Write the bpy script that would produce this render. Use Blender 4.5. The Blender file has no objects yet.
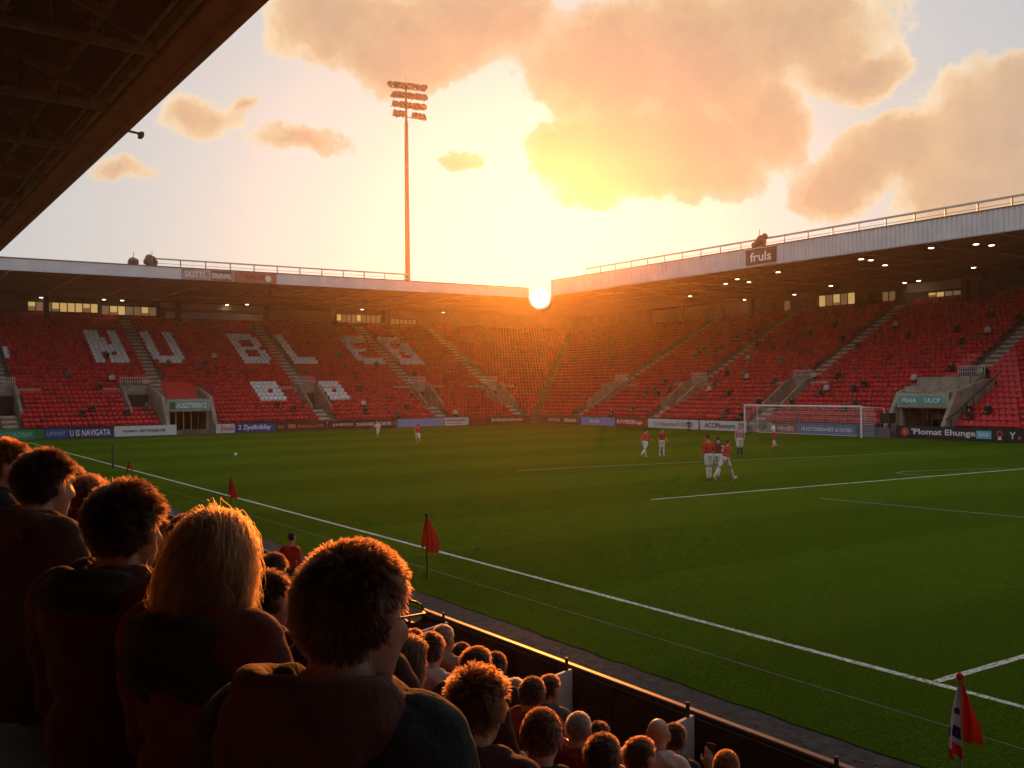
import bpy, math, random
import numpy as np
from mathutils import Vector, Matrix, Euler
random.seed(7); RNG = np.random.default_rng(11)
PI = math.pi
rad = math.radians
sc = bpy.context.scene
COL = sc.collection

# ------------------------------------------------------------------ camera, world, sun, exposure
cam_d = bpy.data.cameras.new('camera'); cam = bpy.data.objects.new('camera', cam_d); COL.objects.link(cam)
F_PX, YAW, PITCH, ROLL, CAM_H = 991.73, 0.59029, 0.004185, -0.0093085, 4.2
cam_d.sensor_width = 36.0; cam_d.lens = 36.0 * F_PX / 1024.0
cam_d.clip_start = 0.05; cam_d.clip_end = 12000
fw = Vector((math.sin(YAW)*math.cos(PITCH), math.cos(YAW)*math.cos(PITCH), math.sin(PITCH)))
rt = Vector((math.cos(YAW), -math.sin(YAW), 0)); up = rt.cross(fw)
c_, s_ = math.cos(ROLL), math.sin(ROLL)
rt, up = c_*rt + s_*up, -s_*rt + c_*up
M4 = Matrix((rt, up, -fw)).transposed().to_4x4(); M4.translation = (0, 0, CAM_H)
cam.matrix_world = M4
sc.camera = cam

SUN_AZ, SUN_EL = 35.5, 8.4
sun_d = bpy.data.lights.new('sun_lamp', 'SUN'); sun_o = bpy.data.objects.new('sun_lamp', sun_d); COL.objects.link(sun_o)
sun_d.energy = 3.6; sun_d.angle = rad(0.5); sun_d.color = (1.0, 0.27, 0.03)
sdir = Vector((math.sin(rad(SUN_AZ))*math.cos(rad(SUN_EL)), math.cos(rad(SUN_AZ))*math.cos(rad(SUN_EL)), math.sin(rad(SUN_EL))))
sun_o.rotation_euler = sdir.to_track_quat('Z', 'Y').to_euler()
sun_o.location = (60, 100, 60)

sc.view_settings.view_transform = 'Standard'; sc.view_settings.look = 'None'
sc.view_settings.exposure = 0.3; sc.view_settings.gamma = 1.0; sc.view_settings.use_curve_mapping = False
sc.render.engine = 'CYCLES'
cy = sc.cycles
cy.use_denoising = True; cy.use_adaptive_sampling = True; cy.adaptive_threshold = 0.02
cy.max_bounces = 4; cy.diffuse_bounces = 2; cy.glossy_bounces = 2; cy.transmission_bounces = 3
cy.transparent_max_bounces = 12; cy.volume_bounces = 0
cy.sample_clamp_indirect = 4.0

class NT:
    """small helper to write node trees"""
    def __init__(s, nt): s.nt = nt; s.n = nt.nodes; s.l = nt.links
    def new(s, t, **kw):
        n = s.n.new(t)
        for k, v in kw.items():
            if k in n.inputs.keys() and not hasattr(n, k): n.inputs[k].default_value = v
            elif hasattr(n, k): setattr(n, k, v)
            else: n.inputs[k].default_value = v
        return n
    def set(s, sock, v):
        if hasattr(v, 'is_output') or isinstance(v, bpy.types.NodeSocket): s.l.new(v, sock)
        else: sock.default_value = v
    def math(s, op, a, b=None, c=None, clamp=False):
        n = s.n.new('ShaderNodeMath'); n.operation = op; n.use_clamp = clamp
        s.set(n.inputs[0], a)
        if b is not None: s.set(n.inputs[1], b)
        if c is not None: s.set(n.inputs[2], c)
        return n.outputs[0]
    def vmath(s, op, a, b=None, out=0):
        n = s.n.new('ShaderNodeVectorMath'); n.operation = op
        s.set(n.inputs[0], a)
        if b is not None: s.set(n.inputs[1], b)
        return n.outputs[out]
    def mix(s, f, a, b):
        n = s.n.new('ShaderNodeMix'); n.data_type = 'RGBA'
        s.set(n.inputs[0], f); s.set(n.inputs[6], a); s.set(n.inputs[7], b)
        return n.outputs[2]
    def mapr(s, v, a, b, c=0.0, d=1.0, smooth=True):
        n = s.n.new('ShaderNodeMapRange'); n.interpolation_type = 'SMOOTHSTEP' if smooth else 'LINEAR'
        s.set(n.inputs['Value'], v)
        for k, x in (('From Min', a), ('From Max', b), ('To Min', c), ('To Max', d)): n.inputs[k].default_value = x
        return n.outputs['Result']
    def noise(s, vec, scale, detail=4, rough=0.55, dist=0.0, out='Fac'):
        n = s.n.new('ShaderNodeTexNoise')
        if vec is not None: s.l.new(vec, n.inputs['Vector'])
        n.inputs['Scale'].default_value = scale; n.inputs['Detail'].default_value = detail
        n.inputs['Roughness'].default_value = rough; n.inputs['Distortion'].default_value = dist
        return n.outputs[out]
    def ramp(s, f, stops):
        n = s.n.new('ShaderNodeValToRGB'); e = n.color_ramp.elements
        while len(e) < len(stops): e.new(0.5)
        for el, (p, c) in zip(e, stops): el.position = p; el.color = (*c, 1)
        s.set(n.inputs[0], f); return n.outputs[0]

# clouds as ellipses on the sky sphere: azimuth, elevation, half width, half height in degrees
CLOUDS = [(23.59,19.93,3.97,2.24),(27.55,19.06,4.60,2.63),(31.59,20.40,5.20,2.99),(39.64,18.20,5.09,3.56),(36.73,14.02,2.59,1.62),
 (40.17,13.38,5.35,2.58),(44.69,13.19,4.12,2.66),(44.74,17.93,6.52,4.02),(50.21,19.00,5.17,3.02),(48.55,14.54,2.93,2.33),(53.33,16.68,2.53,1.59),
 (60.15,12.92,4.88,3.63),(55.32,12.42,3.42,2.44),(52.23,11.11,3.06,1.99),(60.64,15.05,2.26,1.67),(60.12,9.93,6.14,2.25),(66.6,12.5,4.85,4.17),
 (12.34,11.92,2.13,0.82),(16.73,14.76,2.95,1.24),(21.87,13.87,2.79,0.75),(30.94,13.53,1.27,0.65),(19.15,15.58,1.09,0.52),
 (30,25,9,4),(46,24,8,4),(-8,18,9,3),(0,26,8,3),(84,16,9,4),(95,24,12,5),(130,20,16,5),(-50,22,14,5),(180,28,22,7),(-120,24,18,6)]

def make_world():
    w = bpy.data.worlds.new('World'); sc.world = w; w.use_nodes = True
    w.cycles.sampling_method = 'MANUAL'; w.cycles.sample_map_resolution = 512
    T = NT(w.node_tree); w.node_tree.nodes.clear()
    out = T.new('ShaderNodeOutputWorld'); bg = T.new('ShaderNodeBackground')
    sky = T.n.new('ShaderNodeTexSky'); sky.sky_type = 'NISHITA'; sky.sun_disc = False
    sky.sun_elevation = rad(SUN_EL); sky.sun_rotation = rad(SUN_AZ)
    sky.air_density = 1.0; sky.dust_density = 4.0; sky.ozone_density = 0.6; sky.altitude = 0
    co = T.n.new('ShaderNodeTexCoord'); d = co.outputs['Generated']
    sep = T.n.new('ShaderNodeSeparateXYZ'); T.l.new(d, sep.inputs[0])
    el = T.math('DEGREES', T.math('ARCSINE', sep.outputs[2]))
    az = T.math('DEGREES', T.math('ARCTAN2', sep.outputs[0], sep.outputs[1]))
    comb = T.n.new('ShaderNodeCombineXYZ'); T.l.new(az, comb.inputs[0]); T.l.new(el, comb.inputs[1])
    p = comb.outputs[0]
    # billowing edge: warp the coordinates by noise of the direction
    n1 = T.noise(d, 9.0, 7, 0.58, out='Color')
    wv = T.vmath('MULTIPLY', T.vmath('SUBTRACT', n1, (0.5, 0.5, 0.5)), (5.0, 5.0, 0.0))
    pw = T.vmath('ADD', p, wv)
    f = None
    for (a, e, ra, re) in CLOUDS:
        q = T.vmath('DIVIDE', T.vmath('SUBTRACT', pw, (a, e, 0)), (ra, re, 1.0))
        g = T.math('SUBTRACT', 1.0, T.vmath('LENGTH', q, out=1))
        if re < 1.3 and ra < 3.1: g = T.math('SUBTRACT', T.math('MULTIPLY', g, 0.55), 0.10)
        if f is None: f = g
        else:
            m = T.n.new('ShaderNodeMath'); m.operation = 'SMOOTH_MAX'
            T.l.new(f, m.inputs[0]); T.l.new(g, m.inputs[1]); m.inputs[2].default_value = 0.25; f = m.outputs[0]
    n2 = T.noise(d, 30.0, 9, 0.66)
    ff = T.math('ADD', f, T.math('MULTIPLY', T.math('SUBTRACT', n2, 0.5), 0.72))
    cover = T.mapr(ff, -0.07, 0.10)
    n3 = T.noise(d, 11.0, 6, 0.6)
    depth = T.math('ADD', ff, T.math('MULTIPLY', T.math('SUBTRACT', n3, 0.5), 0.35))
    ccol = T.ramp(T.math('MULTIPLY', depth, 1.0, clamp=True), [(0.0, (0.82, 0.71, 0.49)), (0.14, (0.78, 0.60, 0.37)), (0.34, (0.64, 0.43, 0.23)), (0.7, (0.55, 0.37, 0.22))])
    # relief: billows turned to the sun are lighter than those turned away
    na = T.noise(d, 17.0, 7, 0.6); nb = T.noise(T.vmath('ADD', d, tuple(Vector((sdir.x, sdir.y, sdir.z-0.25))*0.016)), 17.0, 7, 0.6)
    rel = T.math('ADD', 0.97, T.math('MULTIPLY', T.math('SUBTRACT', na, nb), 0.5))
    vm = T.n.new('ShaderNodeVectorMath'); vm.operation = 'SCALE'; T.l.new(ccol, vm.inputs[0]); T.l.new(rel, vm.inputs['Scale']); ccol = vm.outputs[0]
    # clouds far from the sun turn mauve
    sd = T.math('DEGREES', T.math('ARCCOSINE', T.vmath('DOT_PRODUCT', d, tuple(sdir), out=1)))
    ccol = T.mix(T.mapr(sd, 10, 34), ccol, T.mix(0.5, ccol, (0.46, 0.37, 0.32, 1)))
    ccol = T.mix(T.mapr(sd, 60, 120), ccol, (0.42, 0.41, 0.43, 1))
    ccol = T.mix(T.mapr(sd, 5, 23), T.mix(0.72, ccol, (0.27, 0.265, 0.235, 1)), ccol)      # cloud colour darkened near the sun, offsetting haze glow
    skyc = T.mix(1.0, sky.outputs[0], (0.045, 0.045, 0.045, 1)); skyc.node.blend_type = 'MULTIPLY'
    # veil over the sky, darker and bluer near the sun, offsetting haze glow
    veil = T.ramp(T.math('DIVIDE', sd, 180.0), [(0.0, (0.10, 0.27, 0.48)), (0.035, (0.16, 0.34, 0.53)), (0.06, (0.32, 0.46, 0.55)), (0.085, (0.46, 0.53, 0.56)), (0.14, (0.47, 0.52, 0.56)), (0.24, (0.48, 0.50, 0.53)), (0.45, (0.56, 0.57, 0.60)), (1.0, (0.50, 0.53, 0.60))])
    base = T.mix(0.8, skyc, veil)
    fin = T.mix(cover, base, ccol)
    T.l.new(fin, bg.inputs[0]); bg.inputs[1].default_value = 1.0
    T.l.new(bg.outputs[0], out.inputs[0])
make_world()

# ------------------------------------------------------------------ materials
MATS = {}
def mat(name, col, rough=0.8, metal=0.0, var=0.0, vscale=3.0, bump=0.0, bscale=20.0, emit=None, estr=0.0, spec=0.5, vary2=None):
    if name in MATS: return MATS[name]
    m = bpy.data.materials.new(name); m.use_nodes = True
    T = NT(m.node_tree); b = m.node_tree.nodes['Principled BSDF']
    b.inputs['Base Color'].default_value = (*col, 1); b.inputs['Roughness'].default_value = rough
    b.inputs['Metallic'].default_value = metal; b.inputs['Specular IOR Level'].default_value = spec
    co = T.n.new('ShaderNodeTexCoord')
    if var > 0:
        n = T.noise(co.outputs['Object'], vscale, 5, 0.6)
        lo = tuple(max(0, c*(1-var)) for c in col); hi = tuple(min(1, c*(1+var)) for c in (vary2 or col))
        T.l.new(T.mix(T.mapr(n, 0.3, 0.7), (*lo, 1), (*hi, 1)), b.inputs['Base Color'])
    if bump > 0:
        bn = T.n.new('ShaderNodeBump'); bn.inputs['Strength'].default_value = bump; bn.inputs['Distance'].default_value = 0.02
        T.l.new(T.noise(co.outputs['Object'], bscale, 4), bn.inputs['Height']); T.l.new(bn.outputs[0], b.inputs['Normal'])
    if emit:
        b.inputs['Emission Color'].default_value = (*emit, 1); b.inputs['Emission Strength'].default_value = estr
    MATS[name] = m; return m

CONC = mat('concrete', (0.30, 0.26, 0.20), 0.9, var=0.25, vscale=1.5, bump=0.2)
STAIR = mat('stair_concrete', (0.50, 0.37, 0.27), 0.9, var=0.25, vscale=2.0)
DARKCONC = mat('terrace_concrete', (0.15, 0.13, 0.115), 0.9, var=0.3, vscale=1.0)
SEAT_RED = mat('seat_red_plastic', (0.60, 0.016, 0.024), 0.38, var=0.15, vscale=0.9)
SEAT_WHITE = mat('seat_white_plastic', (0.90, 0.90, 0.90), 0.4, var=0.1, vscale=2)
FASCIA = mat('fascia_cladding', (0.62, 0.62, 0.64), 0.5, var=0.08, vscale=0.5)
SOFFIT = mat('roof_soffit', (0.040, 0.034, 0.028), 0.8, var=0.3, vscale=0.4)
STEEL = mat('dark_steel', (0.045, 0.035, 0.03), 0.6, var=0.3, vscale=2)
OURSTEEL = mat('roof_steel', (0.17, 0.12, 0.09), 0.6, var=0.35, vscale=2)
FASCIARED = mat('oxide_red_paint', (0.30, 0.060, 0.040), 0.6, var=0.2, vscale=1.2)
RUST = mat('warm_steel', (0.14, 0.06, 0.04), 0.55, var=0.2, vscale=3)
RAILM = mat('galvanised_rail', (0.45, 0.40, 0.36), 0.45, metal=0.3)
WHITEP = mat('white_paint', (0.80, 0.80, 0.80), 0.4)
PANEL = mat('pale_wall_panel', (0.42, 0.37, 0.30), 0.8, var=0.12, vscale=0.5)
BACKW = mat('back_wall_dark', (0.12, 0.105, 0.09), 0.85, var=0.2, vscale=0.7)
LIT = mat('lit_window', (0.5, 0.4, 0.2), 0.4, emit=(1.0, 0.62, 0.2), estr=0.40)
LITDIM = mat('dim_window', (0.2, 0.15, 0.1), 0.3, emit=(1.0, 0.6, 0.25), estr=0.10)
GLASSD = mat('dark_glass', (0.05, 0.05, 0.05), 0.15)
LAMPM = mat('lamp_lens', (0.9, 0.85, 0.7), 0.3, emit=(1.0, 0.80, 0.5), estr=9.0)
BLACK = mat('black_paint', (0.012, 0.012, 0.013), 0.5)
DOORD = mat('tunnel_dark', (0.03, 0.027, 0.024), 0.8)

# ------------------------------------------------------------------ mesh helpers
class MB:
    def __init__(s): s.v = []; s.f = []; s.m = []
    def add(s, vs, fs, m=0):
        o = len(s.v); s.v += [tuple(p) for p in vs]; s.f += [tuple(i+o for i in f) for f in fs]; s.m += [m]*len(fs)
    def box(s, x0, x1, y0, y1, z0, z1, m=0):
        if x1 < x0: x0, x1 = x1, x0
        if y1 < y0: y0, y1 = y1, y0
        if z1 < z0: z0, z1 = z1, z0
        vs = [(x, y, z) for z in (z0, z1) for y in (y0, y1) for x in (x0, x1)]
        s.add(vs, [(0,2,3,1),(4,5,7,6),(0,1,5,4),(2,6,7,3),(0,4,6,2),(1,3,7,5)], m)
    def prism(s, poly, fn, a, b, m=0):
        """poly of (u,v) extruded from a to b; fn(u,v,w) -> xyz"""
        n = len(poly)
        vs = [fn(u, v, a) for u, v in poly] + [fn(u, v, b) for u, v in poly]
        s.add(vs, [tuple(range(n))[::-1], tuple(range(n, 2*n))] + [(i, (i+1) % n, n+(i+1) % n, n+i) for i in range(n)], m)
    def bar(s, p, q, r0, r1=None, n=6, m=0, caps=True):
        p = Vector(p); q = Vector(q); r1 = r0 if r1 is None else r1
        d = (q-p)
        if d.length < 1e-6: return
        d.normalize(); a = d.orthogonal().normalized(); b = d.cross(a)
        vs = []
        for c, r in ((p, r0), (q, r1)):
            for i in range(n):
                t = 2*PI*i/n + PI/n; vs.append(c + a*(r*math.cos(t)) + b*(r*math.sin(t)))
        fs = [(i, (i+1) % n, n+(i+1) % n, n+i) for i in range(n)]
        if caps: fs += [tuple(range(n))[::-1], tuple(range(n, 2*n))]
        s.add(vs, fs, m)
    def rbar(s, p, q, w, h, m=0, upv=(0, 0, 1)):
        """rectangular bar from p to q"""
        p = Vector(p); q = Vector(q); d = (q-p).normalized(); u = Vector(upv)
        a = d.cross(u)
        if a.length < 1e-5: a = d.orthogonal()
        a.normalize(); b = a.cross(d)
        vs = [c + a*(sx*w/2) + b*(sy*h/2) for c in (p, q) for sx, sy in ((-1,-1),(1,-1),(1,1),(-1,1))]
        s.add(vs, [(3,2,1,0),(4,5,6,7),(0,1,5,4),(1,2,6,5),(2,3,7,6),(3,0,4,7)], m)
    def path(s, pts, r, n=6, m=0):
        for a, b in zip(pts[:-1], pts[1:]): s.bar(a, b, r, r, n, m)
    def lathe(s, prof, c=(0, 0, 0), n=16, m=0):
        vs = []; fs = []
        for (r, z) in prof:
            for i in range(n):
                t = 2*PI*i/n; vs.append((c[0]+r*math.cos(t), c[1]+r*math.sin(t), c[2]+z))
        for k in range(len(prof)-1):
            for i in range(n): fs.append((k*n+i, k*n+(i+1) % n, (k+1)*n+(i+1) % n, (k+1)*n+i))
        s.add(vs, fs, m)
    def quad(s, a, b, c, d, m=0): s.add([a, b, c, d], [(0, 1, 2, 3)], m)
    def build(s, name, mats, parent=None, smooth=False, bevel=0.0, local=False):
        me = bpy.data.meshes.new(name)
        off = Vector((0, 0, 0)); p = None if local else parent
        while p is not None: off += p.location; p = p.parent
        me.from_pydata([(x-off.x, y-off.y, z-off.z) for x, y, z in s.v], [], s.f)
        if not isinstance(mats, (list, tuple)): mats = [mats]
        for k in mats: me.materials.append(k)
        if len(mats) > 1: me.polygons.foreach_set('material_index', s.m)
        if smooth: me.polygons.foreach_set('use_smooth', [True]*len(me.polygons))
        o = bpy.data.objects.new(name, me); COL.objects.link(o)
        if parent is not None: o.parent = parent
        if bevel > 0:
            bm = o.modifiers.new('bevel', 'BEVEL'); bm.width = bevel; bm.segments = 2; bm.limit_method = 'ANGLE'
        return o
def tag(o, label=None, cat=None, group=None, kind=None):
    if label: o['label'] = label
    if cat: o['category'] = cat
    if group: o['group'] = group
    if kind: o['kind'] = kind
    return o
def empty(name, loc=(0, 0, 0), label=None, cat=None, group=None):
    o = bpy.data.objects.new(name, None); COL.objects.link(o); o.location = loc; o.empty_display_size = 0.2
    return tag(o, label, cat, group)
TEXTS = []
def text(body, loc, rot, width, height, m, parent, name='lettering', ext=0.006, shear=0.0):
    c = bpy.data.curves.new(name, 'FONT'); c.body = body; c.align_x = 'CENTER'; c.align_y = 'CENTER'; c.extrude = ext; c.shear = shear
    c.resolution_u = 2; c.offset = 0.018
    c.materials.append(m)
    o = bpy.data.objects.new(name, c); COL.objects.link(o)
    off = Vector((0, 0, 0)); p = parent
    while p is not None: off += p.location; p = p.parent
    o.location = Vector(loc)-off; o.rotation_euler = rot; o.parent = parent
    TEXTS.append((o, width, height)); return o
ROT_L = (PI/2, 0, 0); ROT_R = (PI/2, 0, -PI/2)

# ------------------------------------------------------------------ ground and pitch
XR, YL, XT, YC = 68.54, 97.36, 12.61, 8.31
def sheet(name, x0, x1, y0, y1, z, m, nx=1, ny=1, jag=None):
    b = MB(); 
    for i in range(nx):
        for j in range(ny):
            xa, xb = x0+(x1-x0)*i/nx, x0+(x1-x0)*(i+1)/nx; ya, yb = y0+(y1-y0)*j/ny, y0+(y1-y0)*(j+1)/ny
            b.quad((xa, ya, z), (xb, ya, z), (xb, yb, z), (xa, yb, z))
    o = b.build(name, m); tag(o, kind='structure'); return o
sheet('ground', -70, 160, -50, 175, -0.012, mat('ground_asphalt', (0.06, 0.055, 0.05), 0.9, var=0.3, vscale=0.5))

def grass_mat():
    m = bpy.data.materials.new('mown_grass'); m.use_nodes = True; T = NT(m.node_tree); b = m.node_tree.nodes['Principled BSDF']
    co = T.n.new('ShaderNodeTexCoord'); p = co.outputs['Object']
    sep = T.n.new('ShaderNodeSeparateXYZ'); T.l.new(p, sep.inputs[0])
    big = T.noise(p, 0.07, 5, 0.6); mid = T.noise(p, 1.3, 6, 0.7); fine = T.noise(p, 24, 5, 0.75)
    yy = T.math('ADD', sep.outputs[1], T.math('MULTIPLY', T.math('SUBTRACT', mid, 0.5), 0.8))
    st = T.math('SINE', T.math('MULTIPLY', yy, 2*PI/11.0)); st = T.mapr(st, -0.25, 0.25)
    c = T.mix(T.mapr(fine, 0.32, 0.68), (0.024, 0.058, 0.004, 1), (0.098, 0.172, 0.009, 1))
    c = T.mix(T.math('MULTIPLY', T.mapr(mid, 0.35, 0.7), 0.45), c, (0.050, 0.080, 0.008, 1))
    c = T.mix(T.math('MULTIPLY', T.mapr(big, 0.4, 0.65), 0.35), c, (0.060, 0.092, 0.008, 1))
    v = T.n.new('ShaderNodeMix'); v.data_type = 'RGBA'; v.blend_type = 'MULTIPLY'; v.inputs[0].default_value = 1.0
    T.l.new(c, v.inputs[6]); T.l.new(T.ramp(st, [(0, (0.87, 0.89, 0.86)), (1, (1.04, 1.05, 1.02))]), v.inputs[7])
    T.l.new(v.outputs[2], b.inputs['Base Color'])
    b.inputs['Roughness'].default_value = 0.95; b.inputs['Specular IOR Level'].default_value = 0.0
    bn = T.n.new('ShaderNodeBump'); bn.inputs['Strength'].default_value = 0.7; bn.inputs['Distance'].default_value = 0.03
    T.l.new(T.math('ADD', fine, T.math('MULTIPLY', T.noise(p, 90, 3), 0.6)), bn.inputs['Height']); T.l.new(bn.outputs[0], b.inputs['Normal'])
    return m
GRASS = grass_mat()
# grass sheet with an uneven edge along the cinder track
b = MB(); ys = np.arange(-6, YL-0.6, 0.35); jg = [9.75 + 0.03*math.sin(y*0.5) + random.uniform(-0.05, 0.05) for y in ys]
for i in range(len(ys)-1):
    b.quad((jg[i], ys[i], 0.012), (13, ys[i], 0.012), (13, ys[i+1], 0.012), (jg[i+1], ys[i+1], 0.012))
b.quad((13, -6, 0.012), (XR-0.3, -6, 0.012), (XR-0.3, ys[-1], 0.012), (13, ys[-1], 0.012))
tag(b.build('pitch', GRASS), kind='structure')
CIND = mat('cinder', (0.045, 0.038, 0.033), 0.95, var=0.5, vscale=6, bump=0.6, bscale=40)
sheet('cinder_track', 6.72, 9.95, -6, YL-0.6, 0.0, CIND)
b = MB()
for i in range(900):        # stones and scraps strewn on the cinders
    y = random.uniform(2, 60); x = random.choice([random.uniform(6.9, 9.5), 9.5-abs(random.gauss(0, 0.3))]); r = random.uniform(0.006, 0.022)
    b.lathe([(0, r*1.2), (r, r*0.5), (r*0.8, 0), (0, 0)], (x, y, 0.004 if x < 9.7 else 0.014), 5)
tag(b.build('track_gravel', mat('gravel_stone', (0.25, 0.22, 0.2), 0.9, var=0.5, vscale=30)), kind='stuff')

def line_mat(name, strength):
    m = bpy.data.materials.new(name); m.use_nodes = True; T = NT(m.node_tree); b = m.node_tree.nodes['Principled BSDF']
    co = T.n.new('ShaderNodeTexCoord'); n = T.noise(co.outputs['Object'], 18, 6, 0.75)
    c = T.mix(T.mapr(n, 0.38, 0.66), (0.66*strength, 0.66*strength, 0.60*strength, 1), (0.09, 0.12, 0.05, 1))
    T.l.new(c, b.inputs['Base Color']); b.inputs['Roughness'].default_value = 0.9; return m
LINE = line_mat('line_paint', 1.3); LINEF = line_mat('worn_line_paint', 0.42)
def strip(name, pts, w, m, z=0.017):
    b = MB(); seg = []
    for (x0, y0), (x1, y1) in zip(pts[:-1], pts[1:]):
        L = math.hypot(x1-x0, y1-y0); n = max(1, int(L/0.5))
        for k in range(n): seg.append((x0+(x1-x0)*k/n, y0+(y1-y0)*k/n))
    seg.append(pts[-1]); vs = []
    for i, (x, y) in enumerate(seg):
        a = seg[max(0, i-1)]; c = seg[min(len(seg)-1, i+1)]; dx, dy = c[0]-a[0], c[1]-a[1]; L = math.hypot(dx, dy)
        ww = w*random.uniform(0.85, 1.15)/2
        vs += [(x-dy/L*ww, y+dx/L*ww, z), (x+dy/L*ww, y-dx/L*ww, z)]
    b.add(vs, [(2*i, 2*i+1, 2*i+3, 2*i+2) for i in range(len(seg)-1)])
    return tag(b.build(name, m), kind='structure')
strip('touchline', [(XT, 2), (XT, 92)], 0.13, LINE)
strip('goal_line_marking', [(XT+0.09, YC), (46, YC-0.1)], 0.13, LINE)
strip('penalty_line_marking', [(24.76, 27.75), (34, 27.25), (48, 26.45), (60, 25.9)], 0.14, LINE)
strip('box_line_marking', [(28.16, 41.64), (32, 41.3), (44, 39.0), (56.2, 36.3)], 0.14, LINEF)
strip('penalty_arc_marking', [(41.0, 27.0), (40.9, 27.9), (41.2, 28.9), (42.2, 29.2), (44, 28.6), (47.5, 27.2)], 0.12, LINEF)
strip('worn_line_marking', [(29.9, 24.2), (30.2, 20.5), (30.6, 16)], 0.10, LINEF)
strip('old_line_marking', [(11.15, 3), (11.25, 50)], 0.03, line_mat('nearly_gone_line_paint', 0.24))
strip('far_line_marking', [(XT, 91.0), (64.0, 91.0)], 0.13, LINEF)

# ------------------------------------------------------------------ the two far stands
ROW_D, ROW_H, Z0, Q0, NROW = 0.8, 0.42, 0.6, 1.5, 29
def tread(k): return Z0 + ROW_H*k
class Side:
    """frame of a stand: s runs along its front, q back from the boards"""
    def __init__(s, left): s.left = left
    def P(s, a, q, z): return (a, YL+q, z) if s.left else (XR+q, a, z)
    def box(s, b, a0, a1, q0, q1, z0, z1, m=0):
        p = s.P(a0, q0, z0); r = s.P(a1, q1, z1); b.box(p[0], r[0], p[1], r[1], p[2], r[2], m)
L_, R_ = Side(True), Side(False)
ROOF_T = {True: 16.11, False: 16.72}; ROOF_B = {True: 15.03, False: 15.07}
AISLES = {True: [12.25, 27.0, 42.6, 56.9, 67.6], False: [91.6, 78.6, 64.4, 47.3, 31.0]}
VOMS = {True: [12.25, 24.6, 43.0, 57.2, 67.6], False: [91.6, 78.6, 64.4, 46.0+1.0, 31.0]}
VOMK = (4, 9)                       # rows cut away for a vomitory
ENTR = {True: (26.0, 30.2), False: (44.9, 49.4)}
LO = {True: 3.0, False: 25.0}
def hi(left, k): return (XR if left else YL) + Q0 + ROW_D*(k + (0 if left else 1))
def in_cut(left, a, k, pad=0.0):
    if VOMK[0] <= k < VOMK[1]:
        for v in VOMS[left]:
            if left and abs(v-24.6) < .1:
                if v-1.7-pad < a < v+1.5+pad: return True
            elif abs(a-v) < 1.5+pad: return True
    e0, e1 = ENTR[left]
    return k < 8 and e0-pad-0.45 < a < e1+pad+0.45
def white_seat(left, a, k):
    if not left: return False
    for (x0, g) in LETTERS:
        i = int((a-x0)/0.5) if a >= x0 else -1; r = 23-k
        if 0 <= i < len(g[0]) and 0 <= r < len(g): 
            if g[r][i] == '#': return True
    for (x0, x1) in ((37.0, 39.7), (44.6, 47.0)):
        if x0 <= a <= x1 and 5 <= k <= 9:
            u = (a-x0)/(x1-x0)
            if not (0.45 < u < 0.68 and k == 7): return True
    return a < 14.0 and 16 <= k <= 18
LETTERS = [
 (22.0, ["###..##", "###..##", "####.##", "####.##", "#######", "#######", "##.#.##", "##.####", "##.####"]),
 (27.95, ["##...##", "##...##", "##...##", "##...##", "##...##", "##...##", "##...##", "#######", ".#####."]),
 (37.7, ["######.", "#######", "##...##", "##...##", "######.", "##...##", "##...##", "#######", "######."]),
 (43.75, ["##....", "##....", "##....", "##....", "##....", "##....", "##....", "######", "######"]),
 (52.2, [".######", "#######", "##.....", "##.....", "#####..", "##.....", "##.....", "#######", ".######"]),
 (57.9, ["######.", "#######", "##...##", "##...##", "#######", "##..###", "##...##", "#######", "#######"])]

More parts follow.
